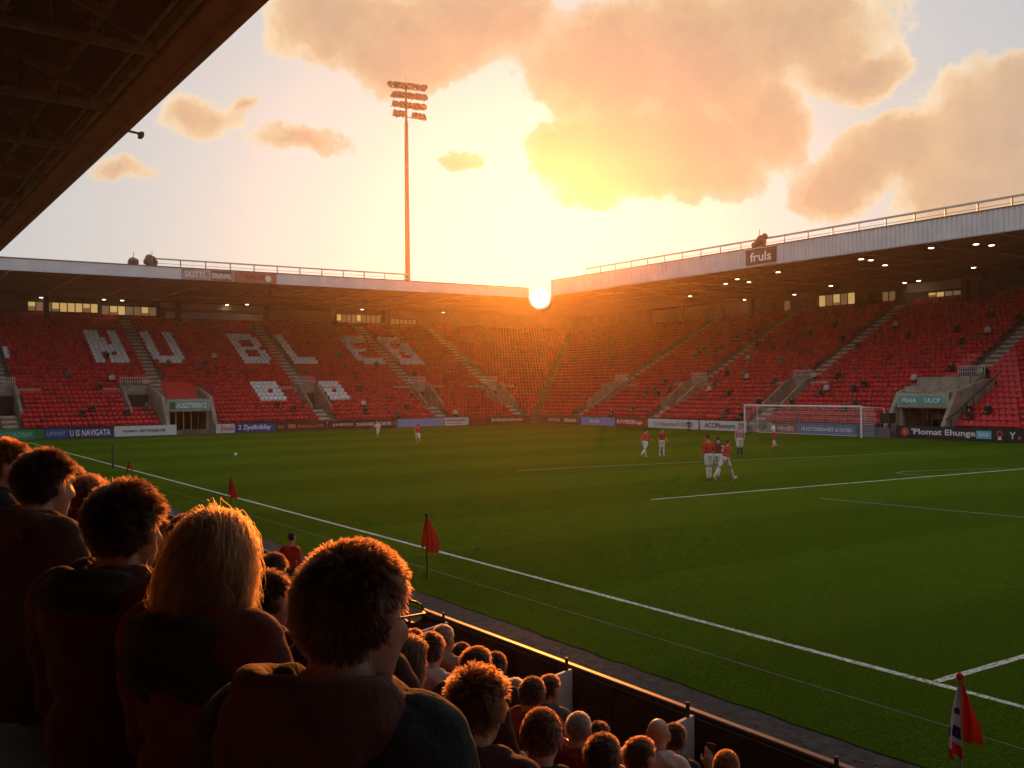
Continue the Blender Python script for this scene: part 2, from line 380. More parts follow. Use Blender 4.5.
def build_stand(left):
    S = L_ if left else R_
    nm = 'left' if left else 'right'
    root = empty('grandstand', S.P(40 if left else 60, 0, 0),
        'roofed stand across the far end of the pitch with white seat letters on red rows' if left else
        'roofed stand behind the goal with ribbed pale fascia and dark sign on it', 'grandstand', 'covered stands round the pitch')
    lo = LO[left]
    # terrace steps
    b = MB()
    for k in range(NROW):
        a = lo; h = hi(left, k); q = Q0+ROW_D*k
        cuts = []
        if k < 8: cuts.append((ENTR[left][0]-0.4, ENTR[left][1]+0.4))
        if VOMK[0] <= k < VOMK[1]: cuts += [((v-1.6, v+1.4) if left and abs(v-24.6) < .1 else (v-1.2, v+1.2)) for v in VOMS[left]]
        cuts.sort(); merged = []
        for c in cuts:
            if merged and c[0] <= merged[-1][1]+0.05: merged[-1] = (merged[-1][0], max(c[1], merged[-1][1]))
            else: merged.append(c)
        for c in merged + [(h, h)]:
            e = min(c[0], h)
            if e > a+0.05: S.box(b, a, e, q, q+ROW_D, -0.01 if k < 12 else tread(k)-3.2, tread(k))
            a = max(a, c[1])
    S.box(b, lo, hi(left, 0), 0.35, Q0, -0.01, 0.42)       # front kerb
    b.build('terrace', DARKCONC, root)
    # stair flights in the aisles
    for v in AISLES[left]:
        b = MB()
        for k in range(NROW):
            if in_cut(left, v, k, -0.3) or v > hi(left, k)-0.7: continue
            q = Q0+ROW_D*k
            S.box(b, v-0.62, v+0.62, q+0.004, q+ROW_D-0.1, tread(k), tread(k)+0.03)
            S.box(b, v-0.62, v+0.62, q+ROW_D*0.5, q+ROW_D-0.004, tread(k)+0.033, tread(k)+0.21)
            if k == VOMK[0]-1: b.build('stair_flight', STAIR, root); b = MB()
        if b.v: b.build('stair_flight', STAIR, root)
        for k in range(11, NROW-1, 1):
            b = MB()
            q = Q0+ROW_D*k
            if k % 4 == 3 and v+0.7 < hi(left, k): b.bar(S.P(v+0.68, q+0.4, tread(k)), S.P(v+0.68, q+0.4, tread(k)+0.9), 0.035); b.bar(S.P(v+0.68, q+0.4, tread(k)+0.9), S.P(v+0.68, q+2.0, tread(k)+1.74), 0.035)
            if b.v: b.build('handrail', STEEL, root)
    # vomitories
    for v in VOMS[left]:
        k0, k1 = VOMK; q0 = Q0+ROW_D*k0; q1 = Q0+ROW_D*k1; wl, wr = (1.6, 1.4) if left and abs(v-24.6) < .1 else (1.2, 1.2)
        vo = MB()
        S.box(vo, v-wl+0.004, v+wr-0.004, q0+0.003, q1-0.13, tread(k0)-0.9, tread(k0)-0.4)            # landing
        # flank walls with a sloping top
        for a0 in (v-wl-0.02, v+wr-0.2):
            poly = [(q0-0.5, tread(k0)-1.0), (q1+0.1, tread(k0)-1.0), (q1+0.1, tread(k1)+0.55), (q1-0.9, tread(k1)+0.45), (q0-0.5, tread(k0)+0.25)]
            vo.prism(poly, lambda q, z, a: S.P(a, q, z), a0, a0+0.22)
        # back wall above the doorway and the parapet wings
        S.box(vo, v-wl+0.2, v+wr-0.2, q1-0.12, q1+0.1, tread(k0)+1.6, tread(k1)+0.5)
        p = vo.build('vomitory', CONC, root)
        d = MB(); S.box(d, v-wl+0.22, v+wr-0.22, q1-0.06, q1-0.02, tread(k0)-0.4, tread(k0)+1.6); d.build('doorway', DOORD, p)
        w = MB()
        for sgn in (-1, 1):
            a0 = v+sgn*(1.25 if sgn > 0 else wl+0.05); a1 = a0+sgn*2.1
            if a1 > hi(left, 9)-0.3 or in_cut(left, (a0+a1)/2, 5): continue
            S.box(w, a0, a1, q1-0.5, q1-0.32, tread(k1-2)+0.3, tread(k1)+0.12)
            S.box(w, a0, a1, q1-0.55, q1+0.25, tread(k1)+0.124, tread(k1)+0.2)
            w.build('parapet', STAIR, p); w = MB()
        r = MB(); z = tread(k1)+0.5
        n = 13
        for i in range(n):
            a = v-wl+0.05+(wl+wr-0.1)*i/(n-1)
            r.bar(S.P(a, q1, z), S.P(a, q1, z+0.75+0.15*random.random()), 0.03, n=4)
        for zz in (z+0.35, z+0.78): r.bar(S.P(v-wl, q1, zz), S.P(v+wr, q1, zz), 0.03, n=4)
        r.build('railing', mat('pale_railing', (0.62, 0.58, 0.55), 0.5), p)
    # ground level entrance tunnel
    e0, e1 = ENTR[left]; q1 = Q0+ROW_D*8
    t = MB(); z1 = tread(8)
    for a0 in (e0-0.4, e1+0.05):
        poly = [(0.4, -0.01), (q1, -0.01), (q1, z1+0.7), (q1-1.8, z1+0.5), (2.6, 3.6), (0.9, 0.9), (0.4, 0.85)]
        t.prism(poly, lambda q, z, a: S.P(a, q, z), a0, a0+0.35)
    zs = 2.16 if left else 2.3
    S.box(t, e0-0.04, e1+0.04, 2.2, 2.5, zs, zs+0.1)                               # lintel under the sign
    S.box(t, e0-0.04, e1+0.04, 2.24, q1, zs+1.1, zs+1.3)                           # roof of the tunnel
    S.box(t, e0-0.04, e1+0.04, q1-0.3, q1-0.004, zs+1.304, z1+0.5)                # wall behind
    if not left:
        S.box(t, e0-0.04, e1+0.04, 3.2, 3.5, zs+1.304, zs+1.75); S.box(t, e0-0.04, e1+0.04, 4.9, 5.2, zs+1.304, zs+2.5)
    for a in (e0+0.02, e1-0.3): S.box(t, a, a+0.28, 2.3, 2.6, -0.01, zs-0.003)
    tn = t.build('entrance_tunnel', CONC, root)
    d = MB(); S.box(d, e0, e1, q1-0.6, q1-0.5, 0, zs+1.0); 
    S.box(d, e0+0.3, e1-0.3, 2.7, 2.78, zs-0.08, zs-0.004); S.box(d, e0+0.3, e0+0.4, 2.7, q1-0.55, zs-0.08, zs-0.004)
    for i in range(6): S.box(d, e0+0.35+(e1-e0-0.8)*i/5, e0+0.43+(e1-e0-0.8)*i/5, 2.7, 2.78, 0.0, zs)
    d.build('gate', DOORD, tn)
    if left:
        g = MB(); 
        for i in range(3): S.box(g, e0+0.9+0.75*i, e0+1.0+0.75*i, 2.62, 2.68, 0.0, zs-0.02)
        g.build('gate_post', mat('brass_post', (0.30, 0.20, 0.08), 0.5), tn)
    s = MB(); S.box(s, e0-0.02, e1+0.02, 2.08, 2.19, zs+0.08, zs+1.18); 
    sgn = s.build('entrance_sign', PANEL, tn)
    s = MB(); S.box(s, e0+0.15, e1-0.15, 2.05, 2.078, zs+0.24, zs+1.02); s.build('sign_face', mat('sign_teal', (0.10, 0.36, 0.32), 0.5, var=0.25, vscale=1.5) if left else mat('sign_green', (0.16, 0.40, 0.26), 0.5, var=0.3, vscale=1.2), sgn)
    cx = (e0+e1)/2
    if left:
        text('AUSZITIERBYZ', S.P(cx+0.25, 2.035, zs+0.63), ROT_L, 3.0, 0.5, WHITEP, sgn)
        s = MB(); S.box(s, e0+0.2, e0+0.75, 2.035, 2.048, zs+0.28, zs+0.98); s.build('emblem', mat('dark_teal', (0.02, 0.10, 0.10), 0.5), sgn)
        c = MB(); c.add([S.P(e0+0.25, 3.0, 3.5), S.P(e1-0.9, 3.0, 3.5), S.P(e1-0.9, 5.6, 5.15), S.P(e0+0.25, 5.6, 5.15),
                         S.P(e0+0.25, 3.1, 3.4), S.P(e1-0.9, 3.1, 3.4), S.P(e1-0.9, 5.7, 5.05), S.P(e0+0.25, 5.7, 5.05)], [(0,1,2,3),(7,6,5,4),(0,4,5,1),(1,5,6,2),(2,6,7,3),(3,7,4,0)])
        c.build('cover_sheet', mat('red_tarpaulin', (0.50, 0.03, 0.03), 0.6, var=0.1), root)
    else:
        for yy, w, tx in ((48.25, 1.5, 'PEAIA'), (46.2, 1.6, 'ULCP')):
            s = MB(); S.box(s, yy-w/2, yy+w/2, 2.032, 2.048, zs+0.36, zs+0.92); s.build('sign_panel', mat('sign_blue', (0.08, 0.33, 0.40), 0.5), sgn)
            text(tx, S.P(yy, 2.02, zs+0.64), ROT_R, w*0.85, 0.36, WHITEP, sgn)
    # dark handrail down the flank
    r = MB(); a = e1+0.6 if left else e0-0.6
    r.path([S.P(a, q1+0.5, z1+1.2), S.P(a, 2.0, 1.9), S.P(a, 0.8, 1.5)], 0.05); 
    for q in (1.5, 3, 4.5, 6): r.bar(S.P(a, q, max(0.4, 1.5+(q-1.6)*0.5)-0.9), S.P(a, q, 1.6+(q-1.6)*0.53), 0.035)
    r.build('handrail', STEEL, root)
    # back wall, windows, wall panels
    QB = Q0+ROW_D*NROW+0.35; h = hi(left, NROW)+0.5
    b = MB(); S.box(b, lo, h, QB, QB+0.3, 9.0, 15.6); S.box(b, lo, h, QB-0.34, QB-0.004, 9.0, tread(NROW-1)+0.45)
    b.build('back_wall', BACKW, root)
    if left: spec = [(16.8, 24.2, 13.35, 14.45, 9, 2), (24.6, 30.8, 13.2, 14.3, 7, 1), (54.0, 60.5, 13.1, 14.3, 9, 1), (62.0, 66.0, 13.0, 13.9, 6, 1), (4.0, 12.0, 13.3, 14.3, 8, 0)]
    else: spec = [(69.6, 75.6, 13.25, 14.6, 6, 2), (76.0, 84.5, 13.2, 14.4, 9, 0), (57.9, 61.6, 13.1, 13.75, 4, 1), (50.5, 56.0, 13.1, 14.5, 5, 0), (40.0, 49.5, 13.1, 14.6, 8, 0), (64.6, 68.8, 13.2, 14.3, 5, 0)]
    for (a0, a1, z0, z1w, n, lit) in spec:
        fr = MB()
        for i in range(n+1):
            a = a0+(a1-a0)*i/n; S.box(fr, a-0.05, a+0.05, QB-0.09, QB-0.003, z0, z1w)
        for z in (z0, z1w): S.box(fr, a0-0.05, a1+0.05, QB-0.1, QB-0.095+0.09, z-0.05, z+0.05)
        fo = fr.build('window', STEEL, root)
        ms = [LITDIM, GLASSD, LIT]; pn = MB()
        for i in range(n):
            aa, ab = a0+(a1-a0)*i/n+0.06, a0+(a1-a0)*(i+1)/n-0.06
            mi = {0: 1 if random.random() < 0.8 else 0, 1: 2 if random.random() < 0.3 else 0, 2: 2 if random.random() < 0.62 else 0}[lit]
            zz = z0+0.06+(random.choice([0, 0.3, 0.5]) if mi == 2 else 0)
            if zz > z0+0.07: S.box(pn, aa, ab, QB-0.05, QB-0.02, z0+0.06, zz-0.004, 0)
            S.box(pn, aa, ab, QB-0.05, QB-0.02, zz, z1w-0.06, mi)
        pn.build('pane', ms, fo)
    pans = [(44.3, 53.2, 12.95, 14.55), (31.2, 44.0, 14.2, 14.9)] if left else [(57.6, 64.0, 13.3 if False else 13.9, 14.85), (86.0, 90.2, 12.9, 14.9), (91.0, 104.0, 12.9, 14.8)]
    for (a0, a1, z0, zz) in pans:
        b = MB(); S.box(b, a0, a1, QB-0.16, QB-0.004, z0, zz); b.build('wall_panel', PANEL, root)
    if left:
        b = MB(); S.box(b, 31.6, 43.6, QB-1.0, QB-0.96, 13.0, 13.75)
        for i in range(24): S.box(b, 31.6+i*0.52, 31.66+i*0.52, QB-1.06, QB-1.004, 12.9, 13.8)
        b.build('glass_balustrade', mat('pale_glass', (0.50, 0.47, 0.43), 0.25), root)
    # columns under the roof
    for a in ([9.0, 18.5, 33.0, 44.0, 61.0] if left else [97, 84.8, 69.3, 56.7, 54.6, 41.0]):
        b = MB(); S.box(b, a-0.28, a+0.28, QB-1.5, QB-0.94, tread(NROW-2), 15.0); b.build('roof_column', STEEL, root)
    # roof deck, with a slot added at the corner to show the sun disc
    return root, S, QB
LROOT, LS, QB = build_stand(True)
RROOT, RS, _ = build_stand(False)

# roofs: plan polygons; a hole is added at the corner so the sun disc shows
SUNB_AZ, SUNB_EL, HOLE = 35.485, 5.18, 0.64
def on_y(az, y): return y*math.tan(az)
def on_x(az, x): return x/math.tan(az)
YB, XB = YL+27.5, XR+27.5
ul, ur = on_y(rad(SUNB_AZ-HOLE), YL), on_x(rad(SUNB_AZ+HOLE), XR)
def hole_pt(t):          # t from -90 (left end) to 90 (right end)
    e = SUNB_EL-HOLE*math.cos(rad(t)); a = rad(SUNB_AZ+HOLE*math.sin(rad(t))); D = max(119.4, (15.40-CAM_H)/math.tan(rad(e)))
    return (D*math.sin(a), D*math.cos(a))
holeL = [hole_pt(t) for t in (-84, -75, -66, -57, -48, -39, -30, -20, -10, 0)]
holeR = [hole_pt(t) for t in (84, 75, 66, 57, 48, 39, 30, 20, 10, 0)]
cxl = on_y(rad(SUNB_AZ), YB)
roofL = [(LO[True]-1, YL), (ul, YL)] + holeL + [(cxl, YB), (LO[True]-1, YB)]
roofR = [(XR, LO[False]-1), (XB, LO[False]-1), (XB, YB), (cxl+0.01, YB)] + [(x+0.01, y) for x, y in holeR[::-1]] + [(XR, ur)]
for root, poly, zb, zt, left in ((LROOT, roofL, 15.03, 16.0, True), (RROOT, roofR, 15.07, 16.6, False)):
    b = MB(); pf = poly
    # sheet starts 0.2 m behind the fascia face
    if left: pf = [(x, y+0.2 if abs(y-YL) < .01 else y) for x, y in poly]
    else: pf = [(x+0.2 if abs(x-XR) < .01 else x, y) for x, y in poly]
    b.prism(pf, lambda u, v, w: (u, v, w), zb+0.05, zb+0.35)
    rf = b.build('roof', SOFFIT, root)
    # ribs under the deck
    b = MB()
    if left:
        for i in range(11):
            x = 6+6*i
            if x < 66: b.rbar((x, YL+0.3, zb-0.02), (x, YB-2.6, zb-0.02), 0.16, 0.14)
        for q in (5, 11, 17): b.rbar((3, YL+q, zb), (64+q*0.6, YL+q, zb), 0.12, 0.10)
    else:
        for i in range(12):
            y = 28+6*i
            if y < 90: b.rbar((XR+0.3, y, zb-0.02), (XB-2.6, y, zb-0.02), 0.16, 0.14)
        for q in (5, 11, 17): b.rbar((XR+q, 26, zb), (XR+q, 91+q*0.8, zb), 0.12, 0.10)
    b.build('roof_rib', OURSTEEL, rf)
    b = MB()
    if left:
        prof = [(LO[True]-1, 0.0)]; x = LO[True]+2
        while x < ul-1: prof += [(x, 0.0), (x, 0.03), (x+0.06, 0.03), (x+0.06, 0.0)]; x += 3.0
        prof += [(ul, 0.0), (ul, 0.2), (LO[True]-1, 0.2)]
        b.prism(prof, lambda u, v, w: (u, YL+v, w), zb, 16.11)
        fa = b.build('fascia', FASCIA, rf)
        b = MB(); b.box(LO[True]-1, ul, YL-0.05, YL+0.3, 16.112, 16.2); b.build('capping', RUST, rf)
    else:
        # corrugated cladding: real ribs
        n = int((ur-(LO[False]-1))/0.4); prof = []
        y0 = LO[False]-1
        for i in range(n):
            ya = y0+i*0.4
            prof += [(0.0, ya), (0.0, ya+0.22), (0.06, ya+0.25), (0.06, ya+0.37)]
        prof += [(0.0, ur), (0.2, ur), (0.2, y0)]
        b.prism(prof, lambda u, v, w: (XR+u, v, w), 15.07, 16.72)
        b.build('fascia', FASCIA, rf)
        b = MB(); b.box(XR-0.05, XR+0.3, LO[False]-1, ur, 16.722, 16.8); b.build('capping', RUST, rf)
        b = MB(); b.box(XR-0.03, XR+0.25, LO[False]-1, ur, 14.99, 15.066); b.build('gutter', RAILM, rf)
    # walkway railing on the roof edge
    b = MB()
    if left:
        x = 24.6
        while x < 52: b.rbar((x, YL+0.9, 16.0), (x, YL+0.9, 16.95), 0.09, 0.09); x += 2.45
        b.rbar((24.4, YL+0.9, 16.98), (52, YL+0.9, 16.98), 0.14, 0.13); b.rbar((24.4, YL+0.9, 16.55), (52, YL+0.9, 16.55), 0.04, 0.04)
    else:
        y = 26
        while y < 88.4: b.rbar((XR+0.9, y, 16.5), (XR+0.9, y, 17.55), 0.09, 0.12); y += 2.6
        b.rbar((XR+0.9, 25, 17.6), (XR+0.9, 88.4, 17.6), 0.13, 0.15); b.rbar((XR+0.9, 25, 17.15), (XR+0.9, 88.4, 17.15), 0.04, 0.04)
    b.build('roof_railing', RAILM, rf)
    lam = [(18.05,121.5),(24.58,120.9),(26.63,121.2),(39.1,121.6),(41.05,119.9),(56.83,120.4),(68.98,120.0)] if left else \
          [(70.6,46.2),(76.1,73.4),(73.9,69.7),(77.1,71.1),(72.8,63.5),(71.6,53.4),(72.9,53.4),(77.1,55.0),(71.8,43.2),(73.4,42.9),(92.3,63.5),(91.9,61.6),(92.4,78.2),(92.3,85.9),(82.8,85.6),(88,69.5),(86,52)]
    for i, (x, y) in enumerate(lam):
        b = MB(); b.lathe([(0.0, 0.12), (0.17, 0.12), (0.27, 0.0), (0.25, -0.03)], (x, y, zb-0.17), 10); b.bar((x, y, zb-0.05), (x, y, zb+0.05), 0.03)
        lo_ = b.build('roof_lamp', STEEL, rf)
        b = MB(); b.lathe([(0.0, -0.06), (0.16, -0.05), (0.23, -0.01), (0.2, 0.02)], (x, y, zb-0.17), 10); b.build('lamp_lens', LAMPM, lo_, smooth=True)
# glass added over the hole and gap to stop the sun lamp
b = MB(); b.prism([(ul-0.3, YL+0.25), (XR-0.25, YL+0.25), (XR+0.25, YL-0.25), (XR+0.25, ur-0.3)] + [(x+0.25, y-0.1) for x, y in holeR] + [(x-0.25, y+0.1) for x, y in holeL[::-1][1:]], lambda u, v, w: (u, v, w), 15.045, 15.065)
RLG = mat('sun_stop_glass', (0.95, 0.93, 0.90), 0.0); RLG.node_tree.nodes['Principled BSDF'].inputs['Transmission Weight'].default_value = 1.0; RLG.node_tree.nodes['Principled BSDF'].inputs['IOR'].default_value = 1.02
b.build('hole_sun_stop', RLG, LROOT)
b = MB(); b.rbar((ul+0.02, YL+0.1, 15.6), (XR+0.1, ur-0.02, 15.6), 0.02, 1.0); b.build('gap_sun_stop', RLG, LROOT)  # pane added across the fascia gap, stops the sun lamp too
# signs on the fascias
def fascia_sign(root, left, a0, a1, z0, z1, m, txt, tm, tw, th, extra=None):
    b = MB()
    if left: b.box(a0, a1, YL-0.09, YL-0.002, z0, z1)
    else: b.box(XR-0.09, XR-0.002, a0, a1, z0, z1)
    o = b.build('fascia_sign', m, root)
    c = (a0+a1)/2
    if left: text(txt, (c, YL-0.1, (z0+z1)/2), ROT_L, tw, th, tm, o)
    else: text(txt, (XR-0.1, c, (z0+z1)/2), ROT_R, tw, th, tm, o)
    return o
SGREY = mat('sign_grey', (0.40, 0.30, 0.27), 0.6, var=0.3, vscale=0.9); SBRICK = mat('sign_brick', (0.40, 0.13, 0.07), 0.6, var=0.15)
CREAM = mat('cream_letters', (0.75, 0.70, 0.62), 0.5); DKRED = mat('dark_red_letters', (0.18, 0.03, 0.02), 0.5)
o = fascia_sign(LROOT, True, 26.9, 29.5, 15.06, 16.08, SGREY, 'SKITTL', CREAM, 2.1, 0.6)
o = fascia_sign(LROOT, True, 29.65, 32.0, 15.06, 16.08, SGREY, 'DUUAL', CREAM, 1.9, 0.5)
b = MB(); b.box(29.72, 31.75, YL-0.095, YL-0.0915, 15.75, 16.02); b.box(29.72, 31.75, YL-0.095, YL-0.0915, 15.1, 15.2); b.build('sign_band', DKRED, o)
o = fascia_sign(LROOT, True, 32.1, 36.4, 15.06, 16.08, SBRICK, 'APIRORP', DKRED, 2.3, 0.45); 
b = MB(); b.lathe([(0, 0.02), (0.3, 0.02), (0.34, 0)], (0, 0, 0), 14); bo = b.build('emblem', CREAM, o, local=True); bo.rotation_euler = (PI/2, 0, 0); bo.location = Vector((35.5, YL-0.1, 15.5))-LROOT.location
o = fascia_sign(RROOT, False, 59.95, 63.5, 15.15, 16.62, mat('sign_black_brown', (0.035, 0.018, 0.014), 0.5), 'fruls', WHITEP, 2.5, 0.85)
b = MB(); 
for z in (15.12, 16.62): b.box(XR-0.12, XR-0.004, 59.85, 63.6, z, z+0.05)
b.build('sign_frame', CREAM, o)

# ------------------------------------------------------------------ near stand (ours)
NX = [0.68+0.78*k for k in range(6)]
NZ = [3.82-0.42*k-1.235 for k in range(6)]
def near_stand():
    root = empty('grandstand', (0, 20, 0), 'near stand holding the packed crowd under a dark trussed roof with oxide red edge', 'grandstand', 'covered stands round the pitch')
    b = MB(); Y0, Y1 = -40, 94
    for k in range(-16, 6):
        x = 0.68+0.78*k; z = 3.82-0.42*k-1.235
        b.box(x-0.35, x+0.43, Y0, Y1, z-2.0 if k < 2 else -0.01, z)
    b.box(0.68+0.78*6-0.35, 6.45, Y0, Y1, -0.01, 0.46)
    b.build('terrace', DARKCONC, root)
    b = MB(); b.box(-13.0, -12.6, Y0, Y1, 0, 17.5); b.box(-12.6, 5, Y0-0.5, Y0-0.1, 0, 15.5); b.build('back_wall', BACKW, root)
    # roof sheet, purlins, trusses, edge beam
    def zr(x): return 12.9 + (7-x)*0.16
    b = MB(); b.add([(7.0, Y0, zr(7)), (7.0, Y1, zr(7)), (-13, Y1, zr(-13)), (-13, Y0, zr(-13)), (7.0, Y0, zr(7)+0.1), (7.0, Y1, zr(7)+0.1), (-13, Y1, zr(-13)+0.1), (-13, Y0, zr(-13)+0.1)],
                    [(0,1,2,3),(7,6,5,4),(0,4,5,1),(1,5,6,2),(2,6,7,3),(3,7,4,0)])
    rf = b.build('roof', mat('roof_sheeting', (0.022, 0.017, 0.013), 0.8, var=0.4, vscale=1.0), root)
    b = MB(); 
    for i in range(10): 
        x = 5.0-1.9*i; b.rbar((x, Y0, zr(x)-0.14), (x, Y1, zr(x)-0.14), 0.16, 0.24)
    b.build('purlin', OURSTEEL, rf)
    b = MB(); b.box(6.72, 7.0, Y0, Y1, 11.95, 13.25); b.box(6.1, 6.716, Y0, Y1, 12.02, 12.14); b.build('fascia', FASCIARED, rf)
    b = MB(); b.rbar((5.95, Y0, 12.25), (5.95, Y1, 12.25), 0.16, 0.30); b.bar((5.55, Y0, 12.1), (5.55, Y1, 12.1), 0.05); b.build('edge_beam', OURSTEEL, rf)
    for i in range(14):
        y = 23.3+5.25*(i-3)
        t = MB()
        t.rbar((5.9, y, 11.95), (-12.5, y, 12.6), 0.14, 0.19)
        # arched top chord in bays, with webs
        for (xa, xb) in ((5.8, 1.6), (1.6, -3.0), (-3.0, -7.6), (-7.6, -12.2)):
            pts = [(xa+(xb-xa)*j/8, y, 12.02+(6-(xa+(xb-xa)*j/8))*0.035+0.95*math.sin(PI*j/8)) for j in range(9)]
            for p, q in zip(pts[:-1], pts[1:]): t.rbar(p, q, 0.09, 0.11)
            for j in (2, 4, 6): t.bar((pts[j][0], y, 12.0+(6-pts[j][0])*0.035), pts[j], 0.035, n=5)
            t.bar((pts[2][0], y, 12.0+(6-pts[2][0])*0.035), pts[4], 0.03, n=5); t.bar(pts[4], (pts[6][0], y, 12.0+(6-pts[6][0])*0.035), 0.03, n=5)
        # raking brace to the edge
        t.rbar((3.4, y, zr(3.4)-0.3), (5.9, y, 12.05), 0.08, 0.10)
        t.build('roof_truss', OURSTEEL, rf)
    b = MB()
    for i in range(24):           # services and cables looped under the roof
        y = random.uniform(8, 45); x = random.uniform(-3, 4); p = []
        for j in range(9): p.append((x+random.uniform(-.25, .25)+0.1*j, y+0.28*j, 12.6+0.35*math.sin(j*0.9+i)+random.uniform(-.1, .1)))
        b.path(p, 0.018, 4)
    b.build('cable', BLACK, rf)
    b = MB(); b.rbar((6.9, 31.0, 12.02), (7.45, 31.0, 11.96), 0.06, 0.06); b.rbar((7.4, 30.9, 11.95), (7.4, 31.2, 11.93), 0.12, 0.14); b.build('bracket', STEEL, rf)
    for x in (-6.0,):
        for y in range(-9, 94, 12):
            b = MB(); b.rbar((x, y, 5.0), (x, y, 12.6), 0.3, 0.3); b.build('roof_column', STEEL, root)
near_stand()
# pitch-side wall, its coping and white return panels
wr_ = empty('perimeter_wall', (6.6, 10, 0), 'low black wall with a pale shining coping between the near crowd and the cinder track', 'wall')
b = MB(); y = -6.0
b.box(6.50, 6.64, -6, 92, -0.01, 1.13)
for i in range(60): 
    yy = -2+i*0.9
    b.box(6.485, 6.498, yy, yy+0.04, 0.47, 1.12)
b.build('wall_face', mat('black_board', (0.013, 0.011, 0.011), 0.7, var=0.35, vscale=2), wr_)
COPE = mat('coping_metal', (0.10, 0.065, 0.05), 0.5, metal=0.2, var=0.2, vscale=1.0)
b = MB(); b.box(6.53, 6.615, -6, 92, 1.132, 1.175); b.build('coping', COPE, wr_, bevel=0.015)
for yy in (5.05, 6.7, 8.55, 11.2, 16.9, 22.3, 28.0):
    pr = MB(); pr.prism([(5.5, 0.5), (6.46, 0.5), (6.46, 1.17), (5.5, 1.02)], lambda x, z, w: (x, w, z), yy-0.02, yy+0.02)
    d = pr.build('partition_panel', mat('white_panel', (0.66, 0.66, 0.66), 0.5, var=0.08), wr_)
    pr = MB(); pr.bar((6.4, yy, 1.0), (6.4, yy, 1.3), 0.018); pr.build('panel_post', STEEL, wr_)

# unseen fourth stand, added to shade the near right corner of the pitch
def end_stand():
    root = empty('grandstand', (40, -2, 0), 'unseen covered stand added behind the near goal line to shade the pitch corner', 'grandstand', 'covered stands round the pitch')
    b = MB()
    for k in range(26): b.box(11, 84, -1.5-0.8*k-0.8, -1.5-0.8*k, -0.01 if k < 10 else 0.6+0.42*k-3, 0.6+0.42*k)
    b.build('terrace', DARKCONC, root)
    b = MB(); b.box(11, 84, -23.4, -23.0, 6, 16); b.build('back_wall', BACKW, root)
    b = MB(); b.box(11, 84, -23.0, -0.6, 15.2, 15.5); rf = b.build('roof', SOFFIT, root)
    b = MB(); b.box(11, 84, -0.595, -0.4, 15.0, 16.6); b.build('fascia', FASCIA, rf)
end_stand()

# ------------------------------------------------------------------ advertising boards
def board(left, a0, a1, m, label, texts=(), bands=(), z1=0.92, q=0.0, emis=False):
    """a0..a1 in reading order; texts: (string, centre 0..1, width 0..1, height, material)"""
    S = L_ if left else R_; c = (a0+a1)/2
    root = empty('advertising_board', S.P(c, q, 0), label, 'advertising board', 'advertising boards round the pitch')
    b = MB(); S.box(b, min(a0, a1)+0.02, max(a0, a1)-0.02, q, q+0.07, 0.02, z1); b.build('board_face', m, root)
    b = MB()
    for f in (0.04, 0.5, 0.96): S.box(b, a0+(a1-a0)*f-0.03, a0+(a1-a0)*f+0.03, q+0.075, q+0.30, 0.0, 0.06); S.box(b, a0+(a1-a0)*f-0.03, a0+(a1-a0)*f+0.03, q+0.073, q+0.12, 0.06, z1-0.1)
    b.build('board_support', STEEL, root)
    for (f0, f1, zz0, zz1, bm) in bands:
        b = MB(); S.box(b, a0+(a1-a0)*f0, a0+(a1-a0)*f1, q-0.008, q-0.002, 0.02+zz0*(z1-0.02), 0.02+zz1*(z1-0.02)); b.build('colour_band', bm, root)
    for (t, f, w, h, tm) in texts:
        text(t, S.P(a0+(a1-a0)*f, q-0.016, 0.5*z1+0.01), ROT_L if left else ROT_R, abs(a1-a0)*w, h, tm, root)
    return root
BGREEN = mat('board_green', (0.02, 0.26, 0.11), 0.5, var=0.1); BBLUE = mat('board_blue', (0.02, 0.07, 0.30), 0.5, var=0.1); BNAVY = mat('board_navy', (0.025, 0.03, 0.16), 0.5, var=0.1)
BWHITE = mat('board_white', (0.66, 0.66, 0.70), 0.5, var=0.06); BPINK = mat('board_pale', (0.62, 0.54, 0.56), 0.5, var=0.1); BDKRED = mat('board_maroon', (0.10, 0.022, 0.018), 0.5, var=0.2)
BRED = mat('board_red', (0.36, 0.03, 0.025), 0.5, var=0.15); BSKY = mat('board_light_blue', (0.24, 0.32, 0.60), 0.5, var=0.1); BBLK = mat('board_black', (0.02, 0.018, 0.02), 0.4); BMID = mat('board_mid_blue', (0.05, 0.17, 0.42), 0.5, var=0.2)
BBROWN = mat('board_brown', (0.13, 0.05, 0.035), 0.5, var=0.2); BGREY = mat('board_grey', (0.30, 0.28, 0.25), 0.6, var=0.4, vscale=2)
TGREEN = mat('pale_green_letters', (0.30, 0.62, 0.45), 0.5); TORANGE = mat('orange_letters', (0.62, 0.20, 0.06), 0.5); TBLK = mat('black_letters', (0.02, 0.02, 0.03), 0.5); TGRN2 = mat('grey_green_letters', (0.20, 0.26, 0.20), 0.5)
TCYAN = mat('cyan_block', (0.12, 0.50, 0.66), 0.5); TLILAC = mat('lilac_letters', (0.42, 0.40, 0.70), 0.5); TDIM = mat('dim_letters', (0.25, 0.17, 0.15), 0.5); TREDB = mat('red_letters', (0.62, 0.05, 0.04), 0.5)
board(True, 7.0, 10.3, BNAVY, 'navy board half hidden at the left end of the far row of boards', [('ARENA', .5, .8, .45, WHITEP)])
board(True, 10.4, 14.6, BGREEN, 'green board with pale green letters left of the blue board', [('ACCORDBAF', .42, .70, .46, TGREEN)], [(.82, 1.0, .0, 1.0, mat('deep_green', (0.01, .17, .05), .5))])
